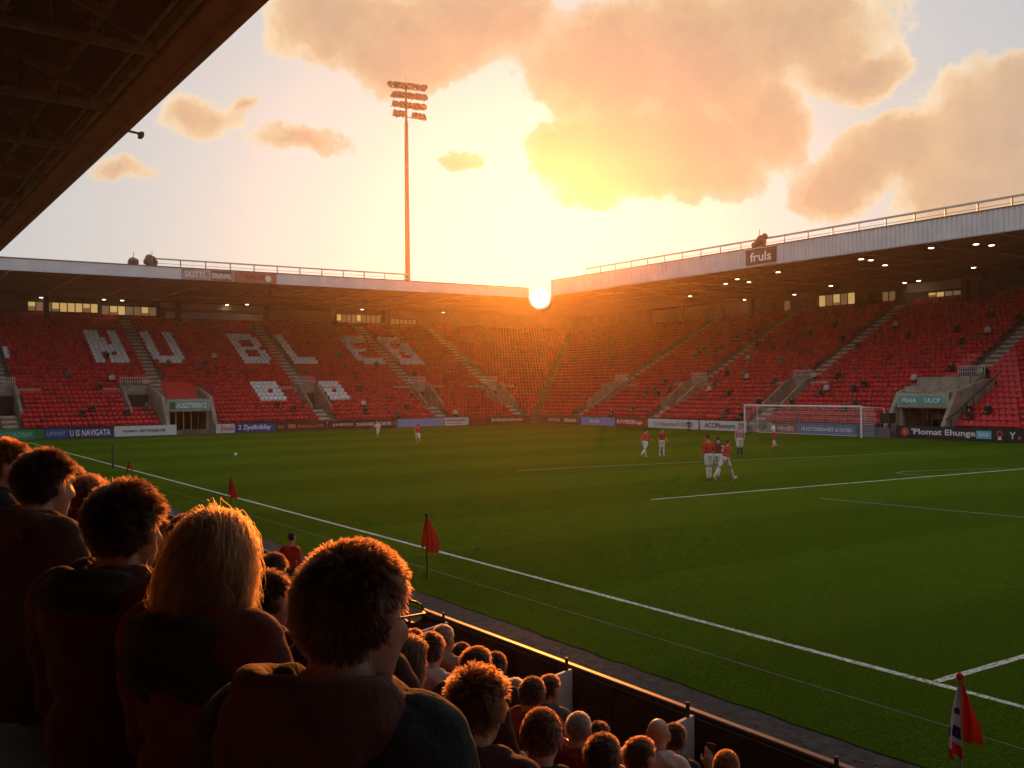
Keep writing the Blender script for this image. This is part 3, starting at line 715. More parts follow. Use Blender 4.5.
board(True, 14.7, 20.5, BBLUE, 'blue board reading U IS NAVIGATA beside the green board', [('LIIPSPORT', .16, .26, .36, mat('pale_blue_letters', (.32, .45, .75), .5)), ('U IS NAVIGATA', .66, .60, .58, WHITEP)], [(.33, 1.0, 0, 1, BNAVY)])
board(True, 20.6, 26.3, BWHITE, 'long white board with small dark words left of the tunnel mouth', [('HOUBHMCA', .25, .22, .18, TBLK), ('WBT TIIYIALM.CDM', .60, .42, .26, TBLK)], z1=0.98)
board(True, 30.1, 32.4 - .4, BPINK, 'short pale pink board with red outlined word right of the tunnel mouth', [('Cliiuiciic', .62, .62, .34, TREDB)], [(.28, .31, .1, .9, TREDB)])
board(True, 32.1, 36.1, BBLUE, 'blue board with thick white jagged letters starting with a two', [('2 Zyuifoibfay', .48, .84, .62, WHITEP)], [(.02, .2, .0, 1., BNAVY)])
board(True, 36.2, 41.8, BDKRED, 'maroon board with an orange block and dim orange words', [('BIII', .10, .10, .3, TORANGE), ('BritBerLaeiITE', .68, .50, .30, TORANGE)], [(.24, .38, .3, .75, TORANGE)])
board(True, 41.9, 49.6, BDKRED, 'maroon board reading JUUIEOSGI DANWARE PORTE in white', [('JUUIEOSGI', .22, .30, .32, CREAM), ('DANWARE', .56, .27, .36, CREAM), ('PORTE', .85, .22, .36, WHITEP)])
board(True, 50.1, 55.9, BSKY, 'plain light blue board behind the running red player', [], [(.0, 1., .45, .5, mat('mid_lilac', (.20, .26, .5), .5))])
board(True, 56.0, 59.2, BWHITE, 'white board with a thin red swoosh right of the light blue board', [], [(.05, .85, .58, .72, BRED), (.1, .75, .25, .33, BRED)])
board(True, 59.4, 61.6, BRED, 'plain red board left of the corner lettering', [('SEOAC', .5, .5, .25, BDKRED)])
board(True, 61.7, 67.9, BBROWN, 'brown board with cream words in the far corner', [('BritBerJAultAsoom', .45, .70, .5, CREAM)])
board(False, 96.6, 88.9, BBROWN, 'brown board with lilac and cream words right of the far corner', [('GWTOUB', .40, .30, .4, TLILAC), ('DERNARIS', .80, .30, .40, CREAM)])
board(False, 88.7, 82.6, BSKY, 'light blue board with a white block facing the pitch', [('EUIS', .45, .28, .35, WHITEP)], [(.0, .05, 0, 1, BBLUE)])
board(False, 82.4, 77.4, BRED, 'bright red board reading RIVESKap in white', [('RIVESKap', .46, .82, .55, WHITEP)])
board(False, 77.2, 69.9, BWHITE, 'long white board with grey green lettering behind two red players', [('CoriBeeaoaoFOKIBAF', .52, .78, .44, TGRN2)])
board(False, 69.7, 63.7, BWHITE, 'white board with black lettering left of the goal post', [('ACOPborsorn', .44, .66, .50, TBLK)], [(.83, .97, .15, .85, BGREY)])
board(False, 62.9, 60.7, BGREY, 'grey weathered poster board inside the goal mouth', [('BOP', .45, .6, .4, TBLK)])
board(False, 60.2, 58.0, BRED, 'red board with cream blot seen through the goal net', [('Hrofilt', .5, .8, .45, CREAM)])
board(False, 57.9, 51.4, BMID, 'mid blue board with white words seen through the goal net', [('HUOTEVEBWIBT & HUBG', .48, .80, .34, WHITEP)])
nb = board(False, 48.1, 37.6, BBLK, 'black board reading Plomat Ehunge in white with a red badge', [("'Plomat Ehunge", .385, .50, .60, WHITEP), ('EAS', .695, .07, .3, WHITEP), ('Y', .90, .045, .5, WHITEP)], [(.64, .75, .18, .78, TCYAN)], z1=1.0)
def disc(root, S, a, q, z, r, m, name='emblem'):
    b = MB(); n = 20
    b.add([S.P(a+r*math.cos(2*PI*i/n), q, z+r*math.sin(2*PI*i/n)) for i in range(n)] + [S.P(a+r*math.cos(2*PI*i/n), q+0.008, z+r*math.sin(2*PI*i/n)) for i in range(n)], [tuple(range(n)), tuple(range(n, 2*n))[::-1]]+[(i, n+i, n+(i+1) % n, (i+1) % n) for i in range(n)])
    return b.build(name, m, root)
disc(nb, R_, 47.25, -0.012, 0.52, 0.34, TREDB); disc(nb, R_, 47.25, -0.024, 0.52, 0.15, TORANGE); disc(nb, R_, 39.6, -0.012, 0.6, 0.24, TREDB); disc(nb, R_, 39.6, -0.024, 0.6, 0.12, BBLK)
b = MB(); R_.box(b, 39.48, 39.72, -0.012, -0.004, 0.16, 0.38); b.build('emblem', WHITEP, nb); disc(nb, R_, 38.15, -0.012, 0.35, 0.13, TREDB)

# ------------------------------------------------------------------ goal
gx, gy0, gy1, gh = 66.5, 49.75, 62.0, 2.48
goal = empty('football_goal', (gx, (gy0+gy1)/2, 0), 'white football goal with a net in front of the stand seats', 'goal')
for y in (gy0, gy1): b = MB(); b.bar((gx, y, 0), (gx, y, gh), 0.075, n=10); b.build('goal_post', WHITEP, goal, smooth=False)
b = MB(); b.bar((gx, gy0-0.9 if False else gy0-0.05, gh), (gx, gy1+0.05, gh), 0.075, n=10); b.build('crossbar', WHITEP, goal)
NETM = mat('net_cord', (0.75, 0.75, 0.72), 0.6)
for y in (gy0-0.85, gy1+0.1):
    b = MB(); b.bar((gx+1.75, y, 0), (gx+1.75, y, gh-0.1), 0.035); b.bar((gx+1.75, y, gh-0.12), (gx, gy0 if y < 55 else gy1, gh), 0.02); b.build('net_stanchion', WHITEP, goal)
b = MB(); bx = gx+1.75; r_ = 0.008
def cord(p, q): b.bar(p, q, r_, n=3, caps=False)
for i in range(64):
    y = gy0+(gy1-gy0)*i/63; cord((bx, y, 0), (bx, y, gh-0.12)); cord((gx, y, gh), (bx, y, gh-0.12))
for j in range(13):
    z = (gh-0.12)*j/12; cord((bx, gy0, z), (bx, gy1, z))
    for y in (gy0, gy1): cord((gx, y, z*gh/(gh-0.12)), (bx, y, z))
for j in range(1, 9):
    x = gx+1.75*j/9; cord((x, gy0, gh-0.013*j), (x, gy1, gh-0.013*j))
    for y in (gy0, gy1): cord((x, y, 0), (x, y, gh-0.013*j))
b.build('net', NETM, goal)
b = MB(); b.bar((gx+1.75, gy0, 0.03), (gx+1.75, gy1, 0.03), 0.03); b.build('ground_bar', WHITEP, goal)
# handrail and box beside the goal
t = empty('access_barrier', (68.1, 48.9, 0), 'bent pale handrail and dark box between goal and black board', 'barrier')
b = MB(); b.path([(68.4, 51.3, 0.0), (68.4, 51.3, 0.85), (68.35, 50.0, 1.05), (68.3, 48.9, 1.75)], 0.045); b.build('handrail', RAILM, t)
b = MB(); b.box(68.2, 69.0, 48.4, 49.3, 1.15, 1.95); b.box(68.3, 68.5, 48.5, 48.6, 0, 1.14); b.box(68.3, 68.5, 49.1, 49.2, 0, 1.14); b.build('control_box', BLACK, t)
b = MB(); b.box(68.1, 68.15, 48.3, 51.4, 0, 0.8); b.build('kick_panel', mat('grey_blue_panel', (0.12, 0.13, 0.17), 0.5), t)

# ------------------------------------------------------------------ floodlight mast
fm = empty('floodlight_mast', (69.8, 132, 0), 'tall slim floodlight mast with four tilted rows of lamps against the sky', 'floodlight')
b = MB(); b.bar((69.8, 132, 0), (69.8, 132, 44.2), 0.50, 0.26, 12); b.bar((69.8, 132, 44.2), (69.8, 132, 50.0), 0.20, 0.12, 8); b.bar((69.8, 132, 50), (69.8, 132, 51), 0.03); b.build('pole', RUST, fm)
LAMPB = mat('lamp_housing', (0.14, 0.065, 0.035), 0.5, var=0.2)
for r in range(4):
    zc = 49.15-1.42*r; hw = 2.55-0.15*r; skip = 8
    b = MB(); b.rbar((69.8-hw*.79, 131.6+hw*.6, zc+0.35), (69.8+hw*.79, 131.6-hw*.6, zc-0.35), 0.12, 0.10); b.build('crossarm', RUST, fm)
    for i in range(10):
        f = -1+2*i/9
        if abs(f) < 0.05: continue
        if r == 3 and i in (4, 5): continue
        x, y, z = 69.8+hw*.79*f, 131.5-hw*.6*f, zc-0.35*f
        b = MB(); b.lathe([(0.0, -0.05), (0.2, 0.0), (0.36, 0.26), (0.44, 0.46), (0.42, 0.47), (0.0, 0.38)], (0, 0, 0), 9)
        b.rbar((0, -0.1, -0.05), (0, 0.15, -0.3), 0.1, 0.1)
        o = b.build('lamp', LAMPB, fm, local=True); o.location = Vector((x, y, z+0.05))-fm.location; o.rotation_euler = (rad(62+random.uniform(-25, 25)), rad(random.uniform(-25, 25)), rad(random.uniform(-30, 30))); o.scale = (1.15, 1.35, 1.25)

# ------------------------------------------------------------------ rooftop equipment
def clump(name, label, loc, seed, sx, sz, mcol):
    rr = random.Random(seed); root = empty(name, loc, label, 'camera gear')
    b = MB()
    for i in range(7):
        cx, cz, r = rr.uniform(-sx, sx)*0.6, rr.uniform(0.25, sz), rr.uniform(0.22, 0.42)
        prof = [(0.02, -r)]+[(r*math.cos(t)*rr.uniform(.8, 1.15), r*math.sin(t)) for t in (-1.1, -.6, 0, .6, 1.1)]+[(0.02, r)]
        b.lathe(prof, (loc[0]+(cx if abs(loc[1]-YL) < 3 else rr.uniform(-.2, .2)), loc[1]+(rr.uniform(-.2, .2) if abs(loc[1]-YL) < 3 else cx), loc[2]+cz), 9)
    b.build('tarpaulin_cover', mcol, root)
    b = MB(); b.box(loc[0]-0.4, loc[0]+0.4, loc[1]-0.4, loc[1]+0.4, loc[2], loc[2]+0.25); b.bar((loc[0], loc[1], loc[2]+0.2), (loc[0]+0.1, loc[1]+0.1, loc[2]+sz+0.75), 0.03); b.build('tripod_mount', STEEL, root)
TARP = mat('brown_tarpaulin', (0.16, 0.07, 0.045), 0.8, var=0.5, vscale=3)
clump('covered_camera', 'brown tarpaulin bundle of gear on the right roof edge above the dark sign', (XR+0.55, 62.4, 16.8), 3, 1.5, 0.95, TARP)
clump('covered_camera', 'larger dark gear bundle at the start of the far roof railing', (24.2, YL+0.5, 16.2), 5, 0.85, 0.75, mat('grey_brown_tarpaulin', (0.10, 0.075, 0.06), 0.8, var=0.5, vscale=3))
clump('covered_camera', 'small dark gear bundle left of the far roof railing', (22.5, YL+0.5, 16.2), 8, 0.4, 0.45, MATS['grey_brown_tarpaulin'])

# ------------------------------------------------------------------ flags and posts along the touchline
def drape(name, ctr, top, h, w, seed, side, mats, stripes=None, flip=1):
    """hanging cloth: pleated round the pole, gathered at the top, wider below"""
    rr = random.Random(seed); b = MB(); nu, nv = 15, 12; vs = []
    for j in range(nv+1):
        v = j/nv; ww = w*(0.12+0.88*min(1, v*1.25)**0.8)*(1-0.25*max(0, v-0.75)*4*0.5)
        for i in range(nu+1):
            u = i/nu
            vs.append((ctr[0]+side[0]*u*ww*flip+side[1]*0.085*math.sin(u*9+v*2.5+seed)*(0.25+v), ctr[1]+side[1]*u*ww*flip-side[0]*0.085*math.sin(u*9+v*2.5+seed)*(0.25+v), top-h*v*(1-0.18*u)+0.02*math.sin(5*u)-0.10*u*v))
    fs = []; ms = []
    for j in range(nv):
        for i in range(nu): fs.append((j*(nu+1)+i, j*(nu+1)+i+1, (j+1)*(nu+1)+i+1, (j+1)*(nu+1)+i)); ms.append(stripes(i/nu, j/nv) if stripes else 0)
    b.v = vs; b.f = fs; b.m = ms
    return b
FLAGR = mat('flag_red_cloth', (0.62, 0.030, 0.020), 0.75, var=0.12, vscale=6); FLAGW = mat('flag_white_cloth', (0.62, 0.56, 0.62), 0.8); FLAGB = mat('flag_navy_cloth', (0.03, 0.04, 0.12), 0.8)
for m_, c_ in ((FLAGR, (0.75, 0.035, 0.02)), (FLAGW, (0.7, 0.6, 0.66)), (FLAGB, (0.03, 0.04, 0.14))):      # thin cloth lets light through
    nt_ = m_.node_tree; tr_ = nt_.nodes.new('ShaderNodeBsdfTranslucent'); tr_.inputs[0].default_value = (*c_, 1); mx_ = nt_.nodes.new('ShaderNodeMixShader'); mx_.inputs[0].default_value = 0.5
    nt_.links.new(nt_.nodes['Principled BSDF'].outputs[0], mx_.inputs[1]); nt_.links.new(tr_.outputs[0], mx_.inputs[2]); nt_.links.new(mx_.outputs[0], [n for n in nt_.nodes if n.type == 'OUTPUT_MATERIAL'][0].inputs[0])
def flag(loc, h, ch, cw, label, seed, pole_m=BLACK, fancy=False, lean=0.0):
    root = empty('corner_flag', loc, label, 'flag', 'flags along the touchline')
    x, y, z = loc; side = (0.83, -0.56)
    b = MB(); b.bar((x, y, 0), (x+lean, y-lean*.5, h), 0.017, n=8); b.build('flag_pole', pole_m, root)
    b = MB(); b.lathe([(0, -0.03), (0.032, -0.02), (0.034, 0.02), (0, 0.045)], (x+lean, y-lean*.5, h), 10); b.build('pole_cap', BLACK if not fancy else FLAGR, root)
    c = (x+lean*.8, y-lean*.4)
    if fancy:
        b = drape('cloth', c, h-0.04, ch, cw, seed, side, None); b.build('flag_cloth', FLAGR, root, smooth=True)
        st = lambda u, v: (2 if (0.30 < v < 0.40 and 0.1 < u < .7) or (0.55 < v < 0.74 and u < 0.75) else 0 if v < 0.76 else 1)
        b = drape('cloth', c, h-0.08, ch*1.18, cw*0.7, seed+2, (0.80, -0.60), None, st, flip=-1); b.build('flag_cloth', [FLAGW, FLAGR, FLAGB], root, smooth=True)
    else:
        b = drape('cloth', c, h-0.02, ch, cw, seed, side, None); b.build('flag_cloth', FLAGR, root, smooth=True)
        b = drape('cloth', c, h-0.05, ch*0.80, cw*0.42, seed+3, side, None, flip=-1); b.build('flag_cloth', FLAGR, root, smooth=True)
    return root
flag((10.67, 19.39, 0.012), 1.40, 0.86, 0.30, 'red flag on a black pole at the edge of the grass by the near wall', 1)
flag((8.95, 5.6, 0.004), 1.36, 0.60, 0.20, 'flag half white with navy marks and half red near the pitch corner', 2, pole_m=mat('pale_pole', (0.5, 0.42, 0.3), 0.5), fancy=True)
flag((11.2, 34.6, 0.012), 1.12, 0.72, 0.28, 'red flag on the touchline above the blonde spectator', 4)
flag((10.36, 46.85, 0.012), 1.0, 0.24, 0.22, 'short red flag on a leaning dark pole far along the touchline', 5, lean=0.16)
b = MB(); b.bar((11.83, 56.3, 0), (11.83, 56.3, 1.35), 0.06, n=8); b.lathe([(0.06, 0), (0.0, 0.05)], (11.83, 56.3, 1.35), 8); b.lathe([(0, 0.03), (0.16, 0.03), (0.18, 0.0)], (11.83, 56.3, 0.012), 10)
tag(b.build('marker_post', mat('post_green', (0.03, 0.10, 0.08), 0.5)), 'thin green post standing beside the far touchline', 'post')
b = MB(); b.lathe([(0.0, -0.11), (0.05, -0.098), (0.085, -0.07), (0.107, -0.03), (0.107, 0.03), (0.085, 0.07), (0.05, 0.098), (0.0, 0.11)], (20.6, 62.6, 0.125), 14)
tag(b.build('football', WHITEP, smooth=True), 'white football lying on the grass near the far touchline', 'ball')

# ------------------------------------------------------------------ seats
def seat_mesh(name, kind):
    """tip-up stadium seat, origin at the tread below its back, facing -Y"""
    b = MB()
    if kind == 'back':
        nu, nv = 8, 6; fr = []; 
        for j in range(nv+1):
            v = j/nv; z = 0.42+0.42*v; wid = 0.235*(1-0.15*max(0, v-0.6)**1.2*2)
            for i in range(nu+1):
                u = -1+2*i/nu; crn = 0.05*max(0, v-0.75)*4*abs(u)**3
                fr.append((u*wid, 0.05*(1-u*u)*0.6+0.07*v-0.03*(v > .97), z-crn))
        n = len(fr); bk = [(x, y+0.028, z) for x, y, z in fr]
        idx = lambda i, j: j*(nu+1)+i
        fs = []
        for j in range(nv):
            for i in range(nu): fs += [(idx(i, j), idx(i+1, j), idx(i+1, j+1), idx(i, j+1)), (n+idx(i, j+1), n+idx(i+1, j+1), n+idx(i+1, j), n+idx(i, j))]
        for i in range(nu): fs += [(idx(i, nv), idx(i+1, nv), n+idx(i+1, nv), n+idx(i, nv)), (idx(i+1, 0), idx(i, 0), n+idx(i, 0), n+idx(i+1, 0))]
        for j in range(nv): fs += [(idx(0, j), idx(0, j+1), n+idx(0, j+1), n+idx(0, j)), (idx(nu, j+1), idx(nu, j), n+idx(nu, j), n+idx(nu, j+1))]
        b.add(fr+bk, fs)
    elif kind == 'pan':
        pts = []
        for j in range(5):
            v = j/4; y = -0.36*v+0.04; z = 0.43+0.03*v-0.05*math.sin(v*PI)
            for i in range(6):
                u = -1+2*i/5; pts.append((u*0.205*(1-0.12*v), y, z+0.025*u*u))
        n = len(pts); lo = [(x, y, z-0.03) for x, y, z in pts]; fs = []
        for j in range(4):
            for i in range(5): a = j*6+i; fs += [(a, a+6, a+7, a+1), (n+a, n+a+1, n+a+7, n+a+6)]
        for i in range(5): fs += [(i, i+1, n+i+1, n+i), (24+i+1, 24+i, n+24+i, n+24+i+1)]
        for j in range(4): a = j*6; fs += [(a+6, a, n+a, n+a+6), (a+5, a+11, n+a+11, n+a+5)]
        b.add(pts+lo, fs)
    else:
        for s in (-0.15, 0.15): b.rbar((s, 0.09, 0.0), (s, 0.04, 0.42), 0.035, 0.05)
        b.rbar((-0.17, 0.05, 0.40), (0.17, 0.05, 0.40), 0.05, 0.04)
    me = bpy.data.meshes.new(name); me.from_pydata(b.v, [], b.f)
    me.materials.append(SEAT_RED if kind != 'leg' else STEEL)
    me.polygons.foreach_set('use_smooth', [kind != 'leg']*len(me.polygons)); return me
SM = {k: seat_mesh(n, k) for k, n in (('back', 'backrest'), ('pan', 'seat_pan'), ('leg', 'seat_bracket'))}
SEAT0 = None
def seat(loc, rz, label, group):
    global SEAT0
    if SEAT0 is None:
        SEAT0 = empty('stadium_seat', (0, 0, 0), label, 'seat', group); kids = []
        for n, k in (('backrest', 'back'), ('seat_pan', 'pan'), ('seat_bracket', 'leg')):
            o = bpy.data.objects.new(n, SM[k]); COL.objects.link(o); o.parent = SEAT0; kids.append(o)
        SEAT0 = (SEAT0, kids); r = SEAT0[0]
    else:
        r = SEAT0[0].copy(); COL.objects.link(r)
        for k in SEAT0[1]: c = k.copy(); COL.objects.link(c); c.parent = r
    r.location = loc; r.rotation_euler = (0, 0, rz); r['label'] = label; r['group'] = group
    return r
ORD = ['first', 'second', 'third', 'fourth', 'fifth', 'sixth', 'seventh', 'eighth', 'ninth', 'tenth', 'eleventh', 'twelfth', 'thirteenth', 'fourteenth', 'fifteenth']
SEATPOS = []                      # (x,y,z,rz,white) for the merged rest
far_near = []
for left in (True, False):
    S = L_ if left else R_
    for k in range(NROW):
        a = LO[left]+0.5
        h = hi(left, k)-0.4
        while a < h:
            ok = not in_cut(left, a, k, 0.1) and all(abs(a-v) > 0.92 for v in AISLES[left])
            if ok:
                p = S.P(a, Q0+ROW_D*k+0.52, tread(k)); rz = 0 if left else -PI/2
                if (not left) and k < 14: far_near.append((math.hypot(p[0], p[1]), p, k))
                else: SEATPOS.append((*p, rz, white_seat(left, a, k)))
            a += 0.5
vis = [q for q in far_near if math.atan2(q[1][0], q[1][1]) < rad(60.9) and q[1][1] < 50]
vis.sort(key=lambda q: q[0]); chosen = set(id(q) for q in vis[:170])
for q in far_near:
    if id(q) not in chosen: SEATPOS.append((*q[1], -PI/2, False))
ucount = 0
for q in vis[:170]:
    seat(q[1], -PI/2, 'red tip-up seat in the %s row up, right of the green entrance sign' % ORD[q[2]] if q[1][1] < 45.5 else 'red tip-up seat in the %s row up, beside the green entrance sign' % ORD[q[2]], 'empty red seats by the entrance under the green sign')
NEAR_SEAT_Y = {}
for k in range(6):
    y = 0.9; 
    while y < 30:
        if y < 10.0 and k > 0: seat((NX[k]-0.30, y, NZ[k]), PI/2, 'red seat in the %s row of the near crowd, counted from the pitch wall' % ORD[5-k], 'red seats under the near crowd')
        elif y < 40 and not (k == 0 and y < 6.2): SEATPOS.append((NX[k]-0.30, y, NZ[k], PI/2, False))
        y += 0.5
def merge_seats():
    """the thousands of further seats as one object"""
    v0 = []; f0 = []
    def bx(x0, x1, y0, y1, z0, z1, t=0.0):
        o = len(v0); v0.extend([(x, y+(t if z > (z0+z1)/2 else 0), z) for z in (z0, z1) for y in (y0, y1) for x in (x0, x1)])
        f0.extend([tuple(i+o for i in f) for f in ((0,2,3,1),(4,5,7,6),(0,1,5,4),(2,6,7,3),(0,4,6,2),(1,3,7,5))])
    bx(-0.23, 0.23, 0.02, 0.05, 0.44, 0.83, 0.07); bx(-0.22, 0.22, -0.30, 0.03, 0.40, 0.44)
    V0 = np.array(v0); F0 = np.array(f0); n = len(SEATPOS); P = np.array([(s[0], s[1], s[2]) for s in SEATPOS]); A = np.array([s[3] for s in SEATPOS])
    jit = RNG.uniform(-0.03, 0.03, (n, 1))
    ca, sa = np.cos(A)[:, None], np.sin(A)[:, None]
    X = V0[None, :, 0]*ca-(V0[None, :, 1]+jit)*sa+P[:, 0:1]; Y = V0[None, :, 0]*sa+(V0[None, :, 1]+jit)*ca+P[:, 1:2]; Z = V0[None, :, 2]+P[:, 2:3]+jit*0.4
    VV = np.stack([X, Y, Z], -1).reshape(-1, 3); FF = (F0[None]+(np.arange(n)*len(v0))[:, None, None]).reshape(-1, 4)
    me = bpy.data.meshes.new('stadium_seats'); me.vertices.add(len(VV)); me.vertices.foreach_set('co', VV.ravel())
    me.loops.add(FF.size); me.loops.foreach_set('vertex_index', FF.ravel().astype(np.int32))
    me.polygons.add(len(FF)); me.polygons.foreach_set('loop_start', np.arange(0, FF.size, 4).astype(np.int32))
    me.materials.append(SEAT_RED); me.materials.append(SEAT_WHITE); me.materials.append(mat('seat_faded_red', (0.42, 0.022, 0.03), 0.45)); me.materials.append(mat('seat_dark_red', (0.34, 0.012, 0.016), 0.4))
    mi = np.array([1 if s[4] else (2 if r < 0.18 else 3 if r < 0.22 else 0) for s, r in zip(SEATPOS, RNG.random(n))])
    me.polygons.foreach_set('material_index', np.repeat(mi, len(f0)).astype(np.int32))
    me.update(calc_edges=True); me.validate()
    o = bpy.data.objects.new('stadium_seats', me); COL.objects.link(o)
    tag(o, 'thousands of red seats in rows, white ones spelling large letters', 'seats', kind='stuff')
merge_seats()

# rails in front of the lower rows
for xx, zz, ya, yb, lab in ((5.34, 1.08, 2.5, 40, 'long shining rail in front of the lowest row, beside the white panels'), (3.78, 1.95, 2.5, 12, 'second shining rail running among the heads of the middle rows')):
    t = empty('crowd_rail', (xx, 6, 0.4), lab, 'railing', 'rails between the near rows')
    b = MB(); b.bar((xx, ya, zz), (xx, yb, zz), 0.022, n=8); b.build('top_rail', mat('rail_red_gloss', (0.35, 0.05, 0.03), 0.22, metal=0.2), t)
    y = ya+0.1
    while y < min(yb, 14): b = MB(); b.bar((xx, y, zz-0.75), (xx, y, zz), 0.016, n=6); b.build('rail_post', STEEL, t); y += 1.9

# ------------------------------------------------------------------ people: one continuous body each, clothes and hair as children
def cap_pts(p, q, r0, r1, n=14):
    p = Vector(p); q = Vector(q); d = q-p; L = d.length; d = d/L if L > 1e-6 else Vector((0, 0, 1))
    a = d.orthogonal().normalized(); b = d.cross(a); rings = []
    for t in (-80, -50, -20): rings.append((p+d*(r0*math.sin(rad(t))), r0*math.cos(rad(t))))
    for f in (0.0, 0.25, 0.5, 0.75, 1.0): rings.append((p+(q-p)*f, r0+(r1-r0)*f))
    for t in (20, 50, 80): rings.append((q+d*(r1*math.sin(rad(t))), r1*math.cos(rad(t))))
    vs = [c+a*(r*math.cos(2*PI*i/n))+b*(r*math.sin(2*PI*i/n)) for c, r in rings for i in range(n)]
    fs = [(k*n+i, k*n+(i+1) % n, (k+1)*n+(i+1) % n, (k+1)*n+i) for k in range(len(rings)-1) for i in range(n)]
    fs += [tuple(range(n))[::-1], tuple(range((len(rings)-1)*n, len(rings)*n))]
    return vs, fs
def ell_pts(c, r, R=None, n=16, m=10):
    vs = []; 
    for j in range(m+1):
        t = -PI/2+PI*(j+0.0)/m; t = max(min(t, PI/2-0.05), -PI/2+0.05)
        for i in range(n):
            v = Vector((r[0]*math.cos(t)*math.cos(2*PI*i/n), r[1]*math.cos(t)*math.sin(2*PI*i/n), r[2]*math.sin(t)))
            if R is not None: v = R @ v
            vs.append(Vector(c)+v)
    fs = [(k*n+i, k*n+(i+1) % n, (k+1)*n+(i+1) % n, (k+1)*n+i) for k in range(m) for i in range(n)]
    fs += [tuple(range(n))[::-1], tuple(range(m*n, (m+1)*n))]
    return vs, fs
def remesh(prims, voxel, smooth=5):
    b = MB()
    for p in prims:
        vs, fs = cap_pts(*p[1:5]) if p[0] == 'c' else ell_pts(p[1], p[2], p[3])
        b.add(vs, fs)
    o = b.build('tmp_body', SEAT_RED)
    r = o.modifiers.new('r', 'REMESH'); r.mode = 'VOXEL'; r.voxel_size = voxel
    s = o.modifiers.new('s', 'SMOOTH'); s.factor = 0.5; s.iterations = smooth
    dg = bpy.context.evaluated_depsgraph_get(); ev = o.evaluated_get(dg)
    me = bpy.data.meshes.new_from_object(ev)
    n = len(me.vertices); V = np.empty(n*3); me.vertices.foreach_get('co', V); V = V.reshape(-1, 3)
    N = np.empty(n*3); me.vertices.foreach_get('normal', N); N = N.reshape(-1, 3)
    F = [tuple(p.vertices) for p in me.polygons]
    bpy.data.objects.remove(o); bpy.data.meshes.remove(me)
    return V, N, F
def classify(V, prims):
    best = np.full(len(V), 1e9); tag_ = np.zeros(len(V), int); names = []
    for p in prims:
        t = p[-1]
        if t not in names: names.append(t)
        if p[0] == 'c':
            a = np.array(p[1]); b_ = np.array(p[2]); d = b_-a; L2 = max(1e-9, d@d)
            h = np.clip(((V-a)@d)/L2, 0, 1); dist = np.linalg.norm(V-a-h[:, None]*d, axis=1)-(p[3]+(p[4]-p[3])*h)
        else:
            W = V-np.array(p[1])
            if p[3] is not None: W = W@np.array(p[3])
            r = np.array(p[2]); k0 = np.linalg.norm(W/r, axis=1)+1e-9; dist = (k0-1)*r.min()
        m = dist < best; best[m] = dist[m]; tag_[m] = names.index(t)
    return tag_, names
def mesh_from(name, V, F, mats, mi=None, smooth=True):
    me = bpy.data.meshes.new(name); me.from_pydata(V.tolist() if hasattr(V, 'tolist') else V, [], F)
    for m in mats: me.materials.append(m)
    if mi is not None: me.polygons.foreach_set('material_index', mi)
    me.polygons.foreach_set('use_smooth', [smooth]*len(me.polygons)); return me
def garment(name, V, N, F, tg, names, tags, inflate, mats, folds=0.006, cut=None, fs=1.0):
    ids = set(names.index(t) for t in tags if t in names); keep = np.isin(tg, list(ids))
    if cut is not None: keep &= cut(V)
    fk = [f for f in F if all(keep[i] for i in f)]; fo = [f for f in F if not all(keep[i] for i in f)]
    used = sorted(set(i for f in fk for i in f)); rim = set(i for f in fo for i in f)
    U = V[used]; ph = np.sin(U[:, 2]*38*fs+6*np.sin(U[:, 0]*11*fs+U[:, 1]*9)+2)*0.5+np.sin(U[:, 0]*27*fs+U[:, 2]*19*fs+4*np.sin(U[:, 1]*14))*0.5+0.5*np.sin(U[:, 1]*61+U[:, 2]*47*fs+U[:, 0]*35)
    amt = inflate+folds*ph; amt = np.where(np.array([i in rim for i in used]), inflate*0.25, amt)
    idx = {v: i for i, v in enumerate(used)}
    return mesh_from(name, U+N[used]*amt[:, None], [tuple(idx[i] for i in f) for f in fk], mats)

def head_prims(piv, yaw, tilt=-6, s=1.0, female=False, detail=True, roll=0):
    """head about the neck pivot; looks along +Y, yaw>0 turns to the left"""
    R = Euler((rad(tilt), rad(roll), rad(yaw))).to_matrix(); P = Vector(piv)
    c = Vector((0, 0.035, 0.135))
    T = lambda v: tuple(P+R@(c+Vector(v)*s))
    E_ = lambda ctr, r, t='head': ('e', T(ctr), tuple(x*s for x in r), R, t)
    C_ = lambda a, b, r0, r1, t='head': ('c', T(a), T(b), r0*s, r1*s, t)
    pr = [E_((0, -.014, .032), (.075, .094, .084)), E_((0, .028, -.025), (.060, .060, .085)), E_((0, .032, -.072), (.047 if not female else .042, .050, .042))]
    if detail:
        pr += [E_((0, .072, -.096), (.020, .018, .016)), C_((0, .086, .012), (0, .106, -.026), .009, .014), E_((.011, .096, -.034), (.008, .010, .007)), E_((-.011, .096, -.034), (.008, .010, .007)),
               C_((-.034, .076, .030), (.034, .076, .030), .011, .011), E_((.037, .058, -.022), (.022, .022, .02)), E_((-.037, .058, -.022), (.022, .022, .02)),
               C_((-.017, .083, -.056), (.017, .083, -.056), .007, .007), C_((-.015, .081, -.068), (.015, .081, -.068), .008, .008)]
        for sx in (-1, 1): pr += [E_((sx*.079, -.006, -.002), (.012, .021, .034), 'ear'), E_((sx*.083, -.014, .012), (.010, .014, .020), 'ear')]
    return pr, (P, R, c, s)
